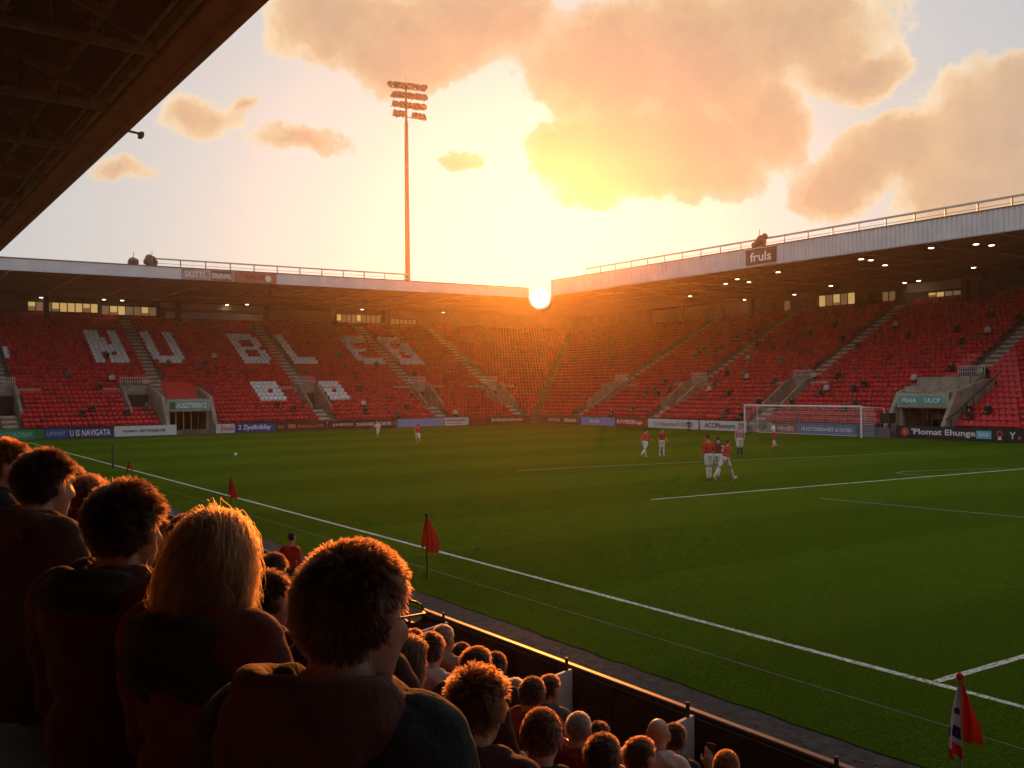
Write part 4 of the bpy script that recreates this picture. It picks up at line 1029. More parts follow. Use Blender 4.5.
def hand_prims(w, d, side, curl=0.5, t='hand'):
    """palm with four unequal bent fingers and a thumb from the side; d points along the hand"""
    w = Vector(w); d = Vector(d).normalized(); a = d.cross(Vector((0, 0, 1)))
    a = a.normalized() if a.length > .1 else Vector((1, 0, 0)); n = a.cross(d).normalized(); pr = [('c', tuple(w), tuple(w+d*.07), .026, .036, t)]
    for i, L in enumerate((.068, .078, .072, .056)):
        o = w+d*.085+a*((i-1.5)*.021); m = o+d*L*.5-n*L*.15*curl; e = m+d*L*.42-n*L*.45*curl
        pr += [('c', tuple(o-d*.02), tuple(m), .0095, .009, t), ('c', tuple(m), tuple(e), .009, .0075, t)]
    o = w+d*.03+a*(side*.03); m = o+d*.035+a*(side*.03)-n*.012
    pr += [('c', tuple(o), tuple(m), .013, .011, t), ('c', tuple(m), tuple(m+d*.035-n*.012), .011, .009, t)]
    return pr
def seated(yaw=15, female=False, detail=True, slim=0.0, tilt=-6, arm=0, s=1.0):
    k = 1-slim
    pr = [('e', (0, 0, .53), (.175*k, .14, .12), None, 'hips'), ('e', (0, .015, .70), (.155*k, .122, .16), None, 'torso'), ('e', (0, .03, .90), (.182*k, .128, .18), None, 'torso'),
          ('e', (0, -.025, .97), (.165*k, .085, .13), None, 'torso'), ('c', (-.165*k, .01, 1.015), (.165*k, .01, 1.015), .072, .072, 'torso'), ('c', (-.09*k, .012, 1.05), (.09*k, .012, 1.05), .058, .058, 'torso'), ('c', (0, .02, 1.03), (0, .045, 1.12), .060 if not female else .05, .053 if not female else .045, 'neck')]
    hp, fr = head_prims((0, .035, 1.06), yaw, tilt, s, female, detail); pr += hp
    for sx in (-1, 1):
        pr += [('c', (sx*.2*k, .01, .99), (sx*.245*k, .07, .735), .060, .047, 'uparm')]
        if arm == 1 and sx == 1:      # hand raised to the face with a phone
            pr += [('c', (sx*.245*k, .07, .735), (.16, .27, .94), .046, .030, 'forearm')] + (hand_prims((.155, .285, .96), (-.1, .25, .9), -1) if detail else [('e', (.15, .29, 1.0), (.03, .03, .06), None, 'hand')])
        else:
            pr += [('c', (sx*.245*k, .07, .735), (sx*.115, .29, .635), .046, .030, 'forearm')] + (hand_prims((sx*.11, .30, .632), (-sx*.25, .9, -.15), -sx) if detail else [('e', (sx*.09, .36, .62), (.035, .06, .025), None, 'hand')])
        pr += [('c', (sx*.09, .0, .53), (sx*.12, .44, .505), .088, .062, 'thigh'), ('c', (sx*.12, .44, .50), (sx*.115, .43, .10), .058, .040, 'shin'),
               ('c', (sx*.115, .41, .055), (sx*.125, .58, .035), .046, .034, 'foot_a' if sx < 0 else 'foot_b')]
    return pr, fr
def skull_class(V, tg, names, fr, style='short'):
    """indices of scalp and eye vertices"""
    P, R, c, s = fr
    Q = (V-np.array(P))@np.array(R); Q = (Q-np.array(c))/s
    hd = np.isin(tg, [names.index('head')])
    scalp = hd & np.array([scalp_ok(q, style) for q in Q]); eye = hd & ((np.linalg.norm(Q-np.array([.031, .082, .006]), axis=1) < .013) | (np.linalg.norm(Q-np.array([-.031, .082, .006]), axis=1) < .013))
    return scalp, eye
def scalp_ok(q, style='short'):
    x, y, z = q
    if style == 'bald': return False
    if y > .045: return z > .078-(y-.045)*0.15+abs(x)*.15
    if y > -.005: return z > .012+(y+.005)*0.95 and not (abs(x) > .07 and z < .03)
    if style == 'long': return z > -.09
    return z > -.088 if y < -.045 else z > -.005-(-y-.005)*1.3
SKIN = [mat('skin_fair', (0.52, 0.30, 0.21), 0.5, var=0.08, vscale=9), mat('skin_tan', (0.40, 0.22, 0.14), 0.5, var=0.08, vscale=9), mat('skin_brown', (0.20, 0.10, 0.06), 0.5, var=0.08, vscale=9)]
def hairmat(name, col, rough=0.35):
    if name in MATS: return MATS[name]
    m = bpy.data.materials.new(name); m.use_nodes = True; nt = m.node_tree; nt.nodes.clear()
    o = nt.nodes.new('ShaderNodeOutputMaterial'); h = nt.nodes.new('ShaderNodeBsdfHairPrincipled'); h.parametrization = 'COLOR'
    h.inputs['Color'].default_value = (*col, 1); h.inputs['Roughness'].default_value = rough; h.inputs['Radial Roughness'].default_value = 0.45
    nt.links.new(h.outputs[0], o.inputs[0]); MATS[name] = m; return m
HAIRS = {'dark': (hairmat('hair_dark', (0.020, 0.009, 0.005)), mat('scalp_dark', (0.018, 0.010, 0.007), 0.8)), 'brown': (hairmat('hair_brown', (0.055, 0.019, 0.008)), mat('scalp_brown', (0.05, 0.022, 0.012), 0.8)),
         'blonde': (hairmat('hair_blonde', (0.17, 0.062, 0.018)), mat('scalp_blonde', (0.08, 0.04, 0.018), 0.8)), 'grey': (hairmat('hair_grey', (0.22, 0.17, 0.14)), mat('scalp_grey', (0.2, 0.16, 0.14), 0.8)),
         'ginger': (hairmat('hair_ginger', (0.14, 0.035, 0.010)), mat('scalp_ginger', (0.12, 0.04, 0.018), 0.8))}
EYE = mat('eye_dark', (0.03, 0.02, 0.015), 0.15)
def unit(a): return a/(np.linalg.norm(a, axis=-1, keepdims=True)+1e-9)
def hair_curves(name, fr, n, style, hm, seed, radius, npts=5, L=(0.014, 0.026), curl=0.0, vol=0.0):
    P, R, c, s = fr; rng = np.random.default_rng(seed); out = []
    ctr = np.array([0, -.014, .024]); rr = np.array([.077, .096, .096])
    while len(out) < n:
        D = unit(rng.normal(size=(n*3, 3))); Q = ctr+D*rr
        for q, d in zip(Q, D):
            if scalp_ok(q, 'long' if style == 'long' else 'short') and (q[2] > -.075): out.append((q, unit(d/rr*0.08)))
            if len(out) >= n: break
    Q = np.array([o[0] for o in out]); Nn = np.array([o[1] for o in out]); K = npts
    pts = np.zeros((n, K, 3)); pts[:, 0] = Q-Nn*0.003
    if style != 'long':
        top = np.clip((Q[:, 2]-0.06)/0.05, 0, 1)[:, None]
        comb = top*np.array([0.25, 0.75, 0.1])+(1-top)*np.array([0, -0.15, -1.0]); comb = comb-(comb*Nn).sum(1, keepdims=True)*Nn
        clump_ = np.sin(Q*np.array([70, 61, 53])+seed)*0.25
        d = unit(Nn*(0.75+vol)+comb*0.55+rng.normal(scale=0.28, size=Q.shape)+clump_)
        ln = rng.uniform(L[0], L[1], n)[:, None]*(0.55+0.45*np.clip((Q[:, 2:3]+.03)/.07, 0, 1))
        a1 = unit(np.cross(d, rng.normal(size=Q.shape))); a2 = np.cross(d, a1); ph = rng.uniform(0, 6.28, n)[:, None]
        for k in range(1, K):
            t = k/(K-1); pts[:, k] = Q+d*ln*t+np.array([0, 0, -0.006])*t*t+curl*ln*(a1*(np.cos(ph+t*7)-np.cos(ph))+a2*(np.sin(ph+t*7)-np.sin(ph)))*t
    else:
        ln = rng.uniform(L[0], L[1], n); p = Q.copy(); side = np.sign(Q[:, 0:1]+0.012)
        fly = rng.exponential(1.0, n)[:, None]; v = unit(Nn*(0.08+0.16*fly)+np.array([0, -0.35, -0.15])+side*np.array([0.12, 0, 0])+rng.normal(scale=.16, size=Q.shape)); ph = Q[:, 0]*60+Q[:, 2]*40+rng.normal(scale=.5, size=n); lay = rng.uniform(0.002, 0.011, n)[:, None]+.004*fly
        for k in range(1, K):
            st = (ln/(K-1))[:, None]; v = unit(v*0.55+np.array([0, -0.04, -0.50])+np.stack([np.sin(ph+k*.75), np.cos(ph*1.3+k*.6), 0*ph], 1)*0.26*curl+rng.normal(scale=.05, size=Q.shape)*(.5+fly))
            p = p+v*st
            for cc, er in ((ctr, rr), (np.array([0, -.02, -.10]), np.array([.062, .062, .10])), (np.array([0, -.05, -.26]), np.array([.13, .075, .10]))):
                w = (p-cc)/(er+lay); l = np.linalg.norm(w, axis=1, keepdims=True); ins = l < 1; p = np.where(ins, cc+w/np.maximum(l, 1e-3)*(er+lay), p)
            fr_ = (p[:, 1] > 0.045) & (p[:, 2] < 0.07); p[fr_, 1] = 0.045; 
            pts[:, k] = p
    if style != 'long':     # short tufts
        gi = rng.choice(n, max(30, n//28), replace=False); near = np.concatenate([np.argmin(((Q[a:a+2000, None]-Q[gi][None])**2).sum(-1), 1) for a in range(0, n, 2000)]); wgt = rng.uniform(.15, .75, n)*(rng.random(n) > .15)
        for k in range(1, K): t = (k/(K-1))**1.2; pts[:, k] += (pts[gi[near], k]-pts[:, k])*(wgt*t)[:, None]
    if style == 'long':     # strands gather into locks
        gi = rng.choice(n, min(n, 110), replace=False); near = np.argmin(((Q[:, None]-Q[gi][None])**2).sum(-1), 1); wgt = rng.uniform(.25, .8, n)*(rng.random(n) > .12)
        for k in range(1, K): t = (k/(K-1))**1.3; pts[:, k] += (pts[gi[near], k]-pts[:, k])*(wgt*t)[:, None]
    W = np.array(P)+((np.array(c)+pts*s)@np.array(R).T)
    cu = bpy.data.hair_curves.new(name); cu.add_curves([K]*n)
    cu.attributes['position'].data.foreach_set('vector', W.reshape(-1).astype(np.float32)) if 'position' in cu.attributes else cu.points.foreach_set('position', W.reshape(-1))
    at = cu.attributes.get('radius') or cu.attributes.new('radius', 'FLOAT', 'POINT')
    rad_ = np.tile(np.linspace(1, 0.35, K)*radius, n); at.data.foreach_set('value', rad_.astype(np.float32))
    cu.materials.append(hm); return cu

BODIES = {}
def body_set(key, voxel, style='short', **kw):
    """body mesh with skin, scalp and eye slots; jacket, trousers and shoe meshes"""
    if key in BODIES: return BODIES[key]
    pr, fr = seated(**kw); V, N, F = remesh(pr, voxel, 6 if voxel < .01 else 4); tg, names = classify(V, pr)
    sl, ey = skull_class(V, tg, names, fr, style)
    mi = [1 if sum(sl[i] for i in f) >= 3 else 2 if sum(ey[i] for i in f) >= 3 else 0 for f in F]
    body = mesh_from('person_body', V, F, [SKIN[0], HAIRS['dark'][1], EYE], mi)
    jk = garment('jacket', V, N, F, tg, names, ('torso', 'uparm', 'forearm', 'hips'), 0.020, [SEAT_RED], 0.005, cut=lambda V: (V[:, 2] > 0.56) | (V[:, 1] < 0.02))
    tr = garment('trousers', V, N, F, tg, names, ('thigh', 'shin', 'hips'), 0.011, [BLACK], 0.003)
    sh = [garment('shoe', V, N, F, tg, names, (t,), 0.006, [BLACK], 0.0) for t in ('foot_a', 'foot_b')]
    BODIES[key] = (body, jk, tr, sh, fr); return BODIES[key]
def cloth(name, col, var=0.15, rough=0.85): 
    m = mat('cloth_'+name, col, rough, var=var, vscale=14, bump=0.25, bscale=60)
    m.node_tree.nodes['Principled BSDF'].inputs['Sheen Weight'].default_value = 0.3; m.node_tree.nodes['Principled BSDF'].inputs['Sheen Tint'].default_value = (*[min(1, c*2+.1) for c in col], 1)
    return m
CL = {n: cloth(n, c) for n, c in dict(navy=(.012, .014, .022), maroon=(.060, .008, .006), crimson=(.10, .009, .006), red=(.20, .012, .010), brown=(.050, .016, .009), black=(.010, .010, .011), rust=(.075, .017, .006), oxblood=(.022, .005, .004), grey=(.10, .09, .09), beige=(.34, .24, .17), white=(.55, .50, .48), olive=(.05, .045, .025), blue=(.04, .07, .17)).items()}
PN = [0]
def part(name, data, parent, m=None):
    o = bpy.data.objects.new(name, data); COL.objects.link(o); o.parent = parent
    if m:
        for i, x in enumerate(m if isinstance(m, (list, tuple)) else [m]):
            if x is not None and i < len(o.material_slots): o.material_slots[i].link = 'OBJECT'; o.material_slots[i].material = x
    return o
HCACHE = {}
def hair_for(key, fr, style, colour, n, radius, **kw):
    k = (key, style, colour, n)
    if k not in HCACHE: HCACHE[k] = hair_curves('hair', fr, n, 'long' if style == 'long' else 'short', HAIRS[colour][0], abs(hash(str(k))) % 9999 if False else len(HCACHE)+3, radius, **kw)
    return HCACHE[k]
STYLES = {'short': dict(npts=4, L=(.012, .025)), 'crop': dict(npts=3, L=(.005, .010), vol=.3), 'messy': dict(npts=5, L=(.020, .036), curl=.08), 'curly': dict(npts=7, L=(.045, .085), curl=.9, vol=.5), 'long': dict(npts=14, L=(.17, .27), curl=1.7)}
def person(hx, hy, hz, az, bkey, voxel, yaw, jacket, label, hair=('short', 'dark'), n=1500, hr=0.0012, skin=0, trousers='black', group='crowd in the near stand', female=False, sc_=1.0, floor=None, **kw):
    """seated spectator whose head centre stands at hx,hy,hz"""
    st, hc = hair if hair else ('bald', 'grey')
    body, jk, tr, sh, fr = body_set(bkey, voxel, 'bald' if not hair else 'long' if st == 'long' else 'short', yaw=yaw, female=female, **kw)
    hc_loc = Vector(fr[0])+fr[1]@Vector(fr[2]); A = rad(az); rot = Euler((0, 0, -A)).to_matrix(); h = rot@(hc_loc*sc_)
    root = empty('person', (hx-h.x, hy-h.y, hz-h.z), label, 'person', group); root.rotation_euler = (0, 0, -A); root.scale = (sc_,)*3
    part('person_body', body, root, [SKIN[skin], HAIRS[hc][1] if hair else SKIN[skin], EYE])
    part('jacket', jk, root, CL[jacket]); part('trousers', tr, root, CL[trousers]); [part('shoe', q, root, CL['black']) for q in sh]
    if hair: part('hair', hair_for(bkey, fr, st, hc, n, hr, **STYLES[st]), root)
    return root, fr
def collar(root, prims, name, m, voxel=0.010, folds=0.004):
    V, N, F = remesh(prims, voxel, 4)
    U = V; ph = np.sin(U[:, 2]*55+6*np.sin(U[:, 0]*13))*0.5+np.sin(U[:, 0]*33+U[:, 1]*21)*0.5
    return part(name, mesh_from(name, V+N*(folds*ph)[:, None], F, [m]), root)
def ring(cx, cy, cz, rx, ry, r, tiltf, a0=0, a1=360, n=14, t='x'):
    pts = [(cx+rx*math.cos(rad(a0+(a1-a0)*i/n)), cy+ry*math.sin(rad(a0+(a1-a0)*i/n)), cz+tiltf*math.sin(rad(a0+(a1-a0)*i/n))) for i in range(n+1)]
    return [('c', pts[i], pts[i+1], r, r, t) for i in range(n)]

# the row right in front of the camera
rA, frA = person(0.68, 1.47, 3.83, 52, 'bodyA', 0.0065, -15, 'navy', 'man in navy jacket with rust hood and glasses, largest head in front', ('short', 'brown'), 18000, 0.0007, skin=0, slim=.18)
hood = ring(0, -.01, 1.065, .11, .11, .046, -.012) + ring(0, -.02, 1.11, .105, .10, .028, -.02, 140, 400) + [('e', (0, -.115, 1.04), (.12, .056, .09), None, 'x'), ('e', (0, -.13, .965), (.09, .048, .11), None, 'x')]
collar(rA, hood, 'hood', CL['rust'])
gl = MB(); gp = lambda v: tuple(Vector(frA[0])+frA[1]@(Vector(frA[2])+Vector(v)))
for sx in (-1, 1):
    pts = [gp((sx*.033+.024*math.cos(t*PI/8), .098+.003*math.sin(t), .006+.019*math.sin(t*PI/8))) for t in range(17)]; gl.path(pts, .0022, 5); gl.path([gp((sx*.057, .096, .010)), gp((sx*.083, .07, .012)), gp((sx*.088, -.008, .012)), gp((sx*.086, -.03, -.01))], .0022, 5)
gl.path([gp((-.009, .1, .01)), gp((.009, .1, .01))], .0022, 5)
g_ = gl.build('eyeglasses', mat('spectacle_frame', (.03, .025, .02), .25)); g_.parent = rA
GL = mat('spectacle_lens', (.9, .9, .9), .05); GL.node_tree.nodes['Principled BSDF'].inputs['Transmission Weight'].default_value = 1.0; GL.node_tree.nodes['Principled BSDF'].inputs['IOR'].default_value = 1.05
for sx in (-1, 1):
    lens = MB(); lens.add([gp((sx*.033+.022*math.cos(t*PI/6), .099, .006+.018*math.sin(t*PI/6))) for t in range(12)], [tuple(range(12))])
    l_ = lens.build('lens', GL); l_.parent = g_
rB, frB = person(0.70, 2.25, 3.81, 62, 'bodyB', 0.008, 8, 'crimson', 'woman with backlit blonde shoulder-length hair and red coat between two dark-haired men', ('long', 'blonde'), 14000, 0.00048, skin=0, female=True, slim=.12, sc_=.93)
collar(rB, ring(0, 0, 1.03, .115, .10, .05, -.02) + ring(0, .0, .97, .15, .11, .05, -.01, 180, 360) + [('e', (0, -.06, .98), (.16, .075, .12), None, 'x')], 'scarf', CL['black'])
rC, frC = person(0.60, 2.68, 3.84, 58, 'bodyC', 0.008, 2, 'maroon', 'dark-haired man in maroon jacket left of the blonde woman', ('messy', 'dark'), 9000, 0.0008, skin=1, slim=.10)
collar(rC, ring(0, .005, 1.075, .105, .095, .032, -.02) + ring(0, -.01, 1.045, .125, .11, .035, -.01, 170, 370), 'collar', CL['black'])
rD, frD = person(0.58, 3.80, 3.87, 64, 'bodyC', 0.008, 2, 'brown', 'dark-haired man in rust brown coat second from the left edge', ('messy', 'dark'), 9000, 0.0008, skin=0, slim=.10)
collar(rD, ring(0, 0, 1.08, .115, .105, .038, -.025) + [('e', (0, -.10, 1.04), (.12, .05, .08), None, 'x')], 'hood', CL['rust'])
rE, _ = person(0.60, 4.95, 3.86, 84, 'bodyA', 0.0065, -15, 'navy', 'man with reddish hair cut by the left picture edge', ('messy', 'ginger'), 5000, 0.001, skin=0)

# heads one can tell apart further down the rows: row, along, height, yaw set, hair, jacket, skin, label
MID = [
 (1, 7.67, 3.42, 0, ('curly', 'brown'), 'brown', 0, 'curly-haired spectator seen past the rust coat near the left edge'),
 (1, 8.6, 3.45, 1, ('curly', 'dark'), 'grey', 1, 'dark curly head above the second man from the left edge'),
 (2, 12.9, 2.84, 1, None, 'beige', 0, 'bald pale head between the left curly heads'),
 (1, 5.75, 3.36, 1, ('short', 'ginger'), 'rust', 0, 'ginger head between the maroon jacket and the blonde woman'),
 (2, 6.04, 3.05, 0, ('short', 'dark'), 'navy', 0, 'dark head right beside the blonde hair, under the standing steward'),
 (1, 3.95, 3.33, 1, ('messy', 'dark'), 'maroon', 1, 'dark head low between the blonde woman and the man in glasses'),
 (3, 8.49, 2.38, 0, ('short', 'brown'), 'brown', 0, 'short brown head low beside the blonde hair in the fourth row'),
 (2, 4.21, 2.90, 1, ('long', 'brown'), 'black', 0, 'long brown hair tucked beside the cheek of the man in glasses'),
 (3, 5.43, 2.56, 0, ('short', 'brown'), 'white', 0, 'brown-haired man in pale coat next to the long brown hair'),
 (4, 6.60, 2.28, 1, ('crop', 'grey'), 'beige', 0, 'cropped grey head above the pale coat, near the wall'),
 (5, 7.67, 1.80, 0, ('short', 'dark'), 'black', 1, 'dark head in the front row right of the cropped grey head'),
 (4, 5.96, 2.20, 0, ('short', 'dark'), 'black', 0, 'round dark head in the middle of the right-hand crowd below the red flag'),
 (5, 6.85, 1.67, 1, ('short', 'grey'), 'grey', 0, 'older grey-haired front row spectator below the first white panel'),
 (4, 5.44, 2.15, 0, ('short', 'dark'), 'red', 1, 'dark-haired spectator in red below the grey-haired front row head'),
 (5, 6.31, 1.83, 1, ('short', 'brown'), 'grey', 0, 'brown head by the wall left of the second white panel'),
 (1, 2.40, 3.29, 0, ('messy', 'brown'), 'maroon', 0, 'big spiky brown head right below the long brown hair'),
 (2, 3.17, 2.83, 0, ('crop', 'brown'), 'black', 0, 'big cropped round head at the bottom edge, right of the spiky head'),
 (4, 4.95, 2.05, 1, ('crop', 'grey'), 'red', 0, 'cropped grey head with pink neck above the bottom middle'),
 (3, 3.72, 2.42, 0, ('short', 'dark'), 'navy', 1, 'black-haired head at the bottom edge right of the big cropped head'),
 (4, 4.37, 2.05, 1, ('short', 'brown'), 'brown', 0, 'brown head at the bottom edge left of the shiny bald head'),
 (5, 5.09, 1.82, 0, None, 'white', 0, 'shiny bald head beside the white panel of the pitch wall'),
 (5, 5.72, 1.62, 1, ('short', 'dark'), 'maroon', 0, 'dark head in the front row left of the shiny bald head'),
 (5, 4.44, 1.80, 1, ('crop', 'ginger'), 'rust', 0, 'ginger cropped head at the bottom edge by the last white panel'),
 (4, 3.70, 2.03, 0, ('short', 'ginger'), 'black', 0, 'ginger top of a head rightmost along the bottom edge'),
 (2, 6.95, 2.95, 1, ('short', 'brown'), 'red', 0, 'brown head half hidden behind the blonde hair in the third row'),
 (3, 6.45, 2.52, 1, ('messy', 'brown'), 'red', 0, 'messy brown head above the top of the hair of the man in glasses'),
 (3, 7.3, 2.50, 0, ('long', 'dark'), 'rust', 1, 'long dark hair two seats beyond the messy brown head'),
 (4, 7.4, 2.12, 0, ('short', 'brown'), 'beige', 0, 'brown head in beige coat beyond the cropped grey head'),
 (4, 8.1, 2.12, 1, ('curly', 'brown'), 'red', 0, 'curly brown head in red, fifth row, near the steward'),
 (5, 8.6, 1.74, 0, ('short', 'ginger'), 'white', 0, 'ginger front row head in pale coat below the steward'),
 (5, 9.3, 1.72, 1, ('short', 'dark'), 'red', 1, 'dark front row head in red beside the steward'),
]
for i, (k, y, z, v, hr_, jk, sk, lab) in enumerate(MID):
    person(NX[k]+random.uniform(-.03, .03), y, z, random.uniform(58, 80), 'mid%d%s' % (v, 'bald' if hr_ is None else 'long' if hr_[0] == 'long' else ''), 0.010, (12, -6)[v], jk, lab, hr_, 2600 if hr_ and hr_[0] != 'long' else 3000, 0.0013, skin=sk, sc_=random.uniform(.97, 1.02))
occ = [(k, y) for k, y, *_ in MID]+[(5, 5.37)]
FILL = [(1, 3.15), (1, 4.65), (1, 5.2), (1, 6.35), (1, 6.95), (2, 4.8), (2, 5.4), (3, 4.85), (3, 6.0), (3, 7.9), (4, 8.6), (5, 3.4), (5, 3.9), (5, 7.2), (5, 8.15), (5, 9.85)]
for i, (k, y) in enumerate(FILL):
    if any(kk == k and abs(y-yy) < .40 for kk, yy in occ): continue
    st = random.choice([('short', 'dark'), ('short', 'brown'), ('crop', 'brown'), ('short', 'ginger'), ('messy', 'dark')]); jk = random.choice(['red', 'maroon', 'rust', 'brown', 'navy']); v = i % 2
    person(NX[k]+random.uniform(-.04, .04), y, 3.82-.42*k+random.uniform(-.09, .05), random.uniform(56, 82), 'mid%d' % v, 0.010, (12, -6)[v], jk,
           'spectator with %s %s hair, %s clothes, %s row up from the pitch wall' % (st[0], st[1], jk, ORD[5-k]), st, 2600, 0.0013, skin=i % 3 == 0 and 1 or 0)
# spectator holding up a phone by the wall
rp, fp = person(5.0, 5.62-0.25, 1.62, 75, 'phone', 0.010, 5, 'black', 'spectator in black holding up a dark phone left of the last white panel', ('short', 'dark'), 2500, 0.0013, skin=1, arm=1)
A_ = rp.matrix_basis
ph = MB(); ph.box(-.037, .037, -.005, .005, -.075, .075); po = ph.build('phone', BLACK, bevel=0.004); po.rotation_euler = (rad(-15), 0, -rad(75))
w_ = Vector(rp.location)+Euler((0, 0, -rad(75))).to_matrix()@Vector((.145, .325, 1.06)); po.location = w_; tag(po, 'dark phone held up in a raised hand beside the pitch wall', 'phone')

# the packed rows beyond: small heads, one mesh each
def far_mesh(key, hairy=True, **kw):
    pr, fr = seated(detail=False, **kw); V, N, F = remesh(pr, 0.024, 2); tg, names = classify(V, pr); sl, ey = skull_class(V, tg, names, fr, 'short' if hairy else 'bald')
    slot = {'head': 0, 'neck': 0, 'hand': 0, 'ear': 0, 'torso': 2, 'uparm': 2, 'forearm': 2, 'hips': 3, 'thigh': 3, 'shin': 3, 'foot_a': 3, 'foot_b': 3}
    inf = np.array([{'torso': .022, 'uparm': .02, 'forearm': .012, 'hips': .014, 'thigh': .012, 'shin': .012}.get(names[t], 0) for t in tg]); inf = np.where(sl, RNG.uniform(.008, .022, len(V)), inf)
    mi = [1 if sum(sl[i] for i in f) >= 2 else slot[names[tg[f[0]]]] for f in F]
    return mesh_from('person', V+N*inf[:, None], F, [SKIN[0], HAIRS['dark'][1], SEAT_RED, CL['black']], mi), fr
FAR = [far_mesh('f0', yaw=12), far_mesh('f1', yaw=-8), far_mesh('f2', yaw=22, slim=.08), far_mesh('f3', False, yaw=5)]
JACK = ['red', 'maroon', 'rust', 'brown', 'black', 'navy', 'grey', 'beige', 'white', 'red', 'maroon']
def far_person(loc, az, label, group, scale=1.0, jackets=JACK):
    m, fr = random.choices(FAR, (5, 5, 4, 1))[0]; o = bpy.data.objects.new('person', m); COL.objects.link(o)
    j = random.choice(jackets)
    for i, x in enumerate((SKIN[random.choices((0, 1, 2), (6, 3, 1))[0]], HAIRS[random.choices(('dark', 'brown', 'blonde', 'grey', 'ginger'), (6, 5, 2, 2, 2))[0]][1], CL[j], CL['black'])):
        o.material_slots[i].link = 'OBJECT'; o.material_slots[i].material = x
    o.location = loc; o.rotation_euler = (0, 0, -rad(az)); o.scale = (scale,)*3
    tag(o, label.replace('COL', {'beige': 'beige', 'white': 'pale'}.get(j, j)), 'person', group); return o
taken = [(k, y) for k, y, *_ in MID]
spans = {1: (9.2, 13.2), 2: (7.6, 20.5), 3: (9.1, 28), 4: (8.7, 35), 5: (9.9, 43)}
for k, (ya, yb) in spans.items():
    y = ya
    while y < yb:
        if all(not (kk == k and abs(y-yy) < .45) for kk, yy in taken) and random.random() < 0.9:
            far_person((NX[k]-.08+random.uniform(-.05, .05), y, NZ[k]+random.uniform(-.03, .06)), random.uniform(60, 92),
                       'spectator in COL in the packed crowd, %s row up from the pitch wall' % ORD[5-k], 'packed crowd along the near stand', random.uniform(.95, 1.06))
        y += random.uniform(.50, .60)
# scattered people in the two far stands
def far_scatter(left, n, a0, a1, k0, k1):
    S = L_ if left else R_; c = 0; seen = set()
    while c < n:
        k = random.randint(k0, k1); a = LO[left]+0.5+0.5*int(random.uniform((a0-LO[left])/0.5, (a1-LO[left])/0.5))
        if (a, k) in seen or in_cut(left, a, k, .2) or any(abs(a-v) < 1.0 for v in AISLES[left]) or a > hi(left, k)-1: continue
        if left and white_seat(True, a, k): continue
        seen.add((a, k)); p = S.P(a, Q0+ROW_D*k+0.36, tread(k))
        tier = 'lower' if k < 10 else 'middle' if k < 19 else 'upper'
        far_person(p, 180 if left else 270, 'spectator in COL in %s rows, stand %s' % (tier, 'with white letters' if left else 'behind the goal'), 'scattered people in the far stands', 1.0, ['black', 'navy', 'black', 'white', 'grey', 'brown', 'maroon']); c += 1
far_scatter(True, 26, 14, 62, 0, 17); far_scatter(False, 62, 42, 86, 0, 22)
# small groups leaning on the vomitory rails
for (left, v, n) in ((False, 47.0, 5), (False, 64.4, 3), (True, 24.6, 3)):
    S = L_ if left else R_
    for i in range(n):
        p = S.P(v-1.0+2.0*i/max(1, n-1), Q0+ROW_D*VOMK[1]+0.42, tread(VOMK[1])); far_person(p, 180 if left else 270, 'spectator in COL behind a white rail %s' % ('by the teal sign' if left else 'behind the goal'), 'people behind the vomitory rails', 1.0, ['white', 'navy', 'black'])

# ------------------------------------------------------------------ players
def standing(yaw=0, lh=(0, 0), rh=(0, 0), la=(10, 20), ra=(10, 20), lean=4, spread=.0):
    """lh/rh: hip swing and knee bend in degrees; la/ra: shoulder swing and elbow bend"""
    up_ = Matrix.Rotation(rad(-lean), 3, 'X'); hip = Vector((0, 0, .93)); U = lambda v: tuple(hip+up_@(Vector(v)-hip))
    pr = [('e', (0, 0, .96), (.155, .115, .12), None, 'hips'), ('e', U((0, .0, 1.12)), (.145, .105, .16), up_, 'torso'), ('e', U((0, .005, 1.32)), (.17, .115, .17), up_, 'torso'),
          ('c', U((-.155, 0, 1.44)), U((.155, 0, 1.44)), .066, .066, 'torso'), ('c', U((0, .0, 1.46)), U((0, .02, 1.57)), .055, .05, 'neck')]
    hp, fr = head_prims(U((0, .0, 1.535)), yaw, -4); pr += hp
    for sx, (hs, kb), (ss, eb) in ((-1, lh, la), (1, rh, ra)):
        h = Vector((sx*.095, 0, .92)); t = Matrix.Rotation(rad(hs), 3, 'X')@Vector((sx*spread, 0, -.42)); kn = h+t; sh = Matrix.Rotation(rad(hs-kb), 3, 'X')@Vector((0, 0, -.42)); an = kn+sh
        ft = Matrix.Rotation(rad(hs-kb), 3, 'X')@Vector((0, .16, -.035))
        pr += [('c', tuple(h), tuple(kn), .088, .056, 'thigh'), ('c', tuple(kn), tuple(an), .055, .037, 'shin_a' if sx < 0 else 'shin_b'), ('c', tuple(an+ft*.05-Vector((0, 0, .03))), tuple(an+ft-Vector((0, 0, .02))), .042, .032, 'foot_a' if sx < 0 else 'foot_b')]
        s0 = Vector(U((sx*.19, 0, 1.43))); a = up_@Matrix.Rotation(rad(ss), 3, 'X')@Vector((sx*.06, 0, -.28)); e = s0+a; f = up_@Matrix.Rotation(rad(ss+eb), 3, 'X')@Vector((-sx*.02, 0, -.24)); w = e+f
        pr += [('c', tuple(s0), tuple(e), .052, .042, 'uparm'), ('c', tuple(e), tuple(w), .041, .028, 'forearm')] + hand_prims(tuple(w), tuple(f.normalized()), -sx, .5)
    return pr, fr
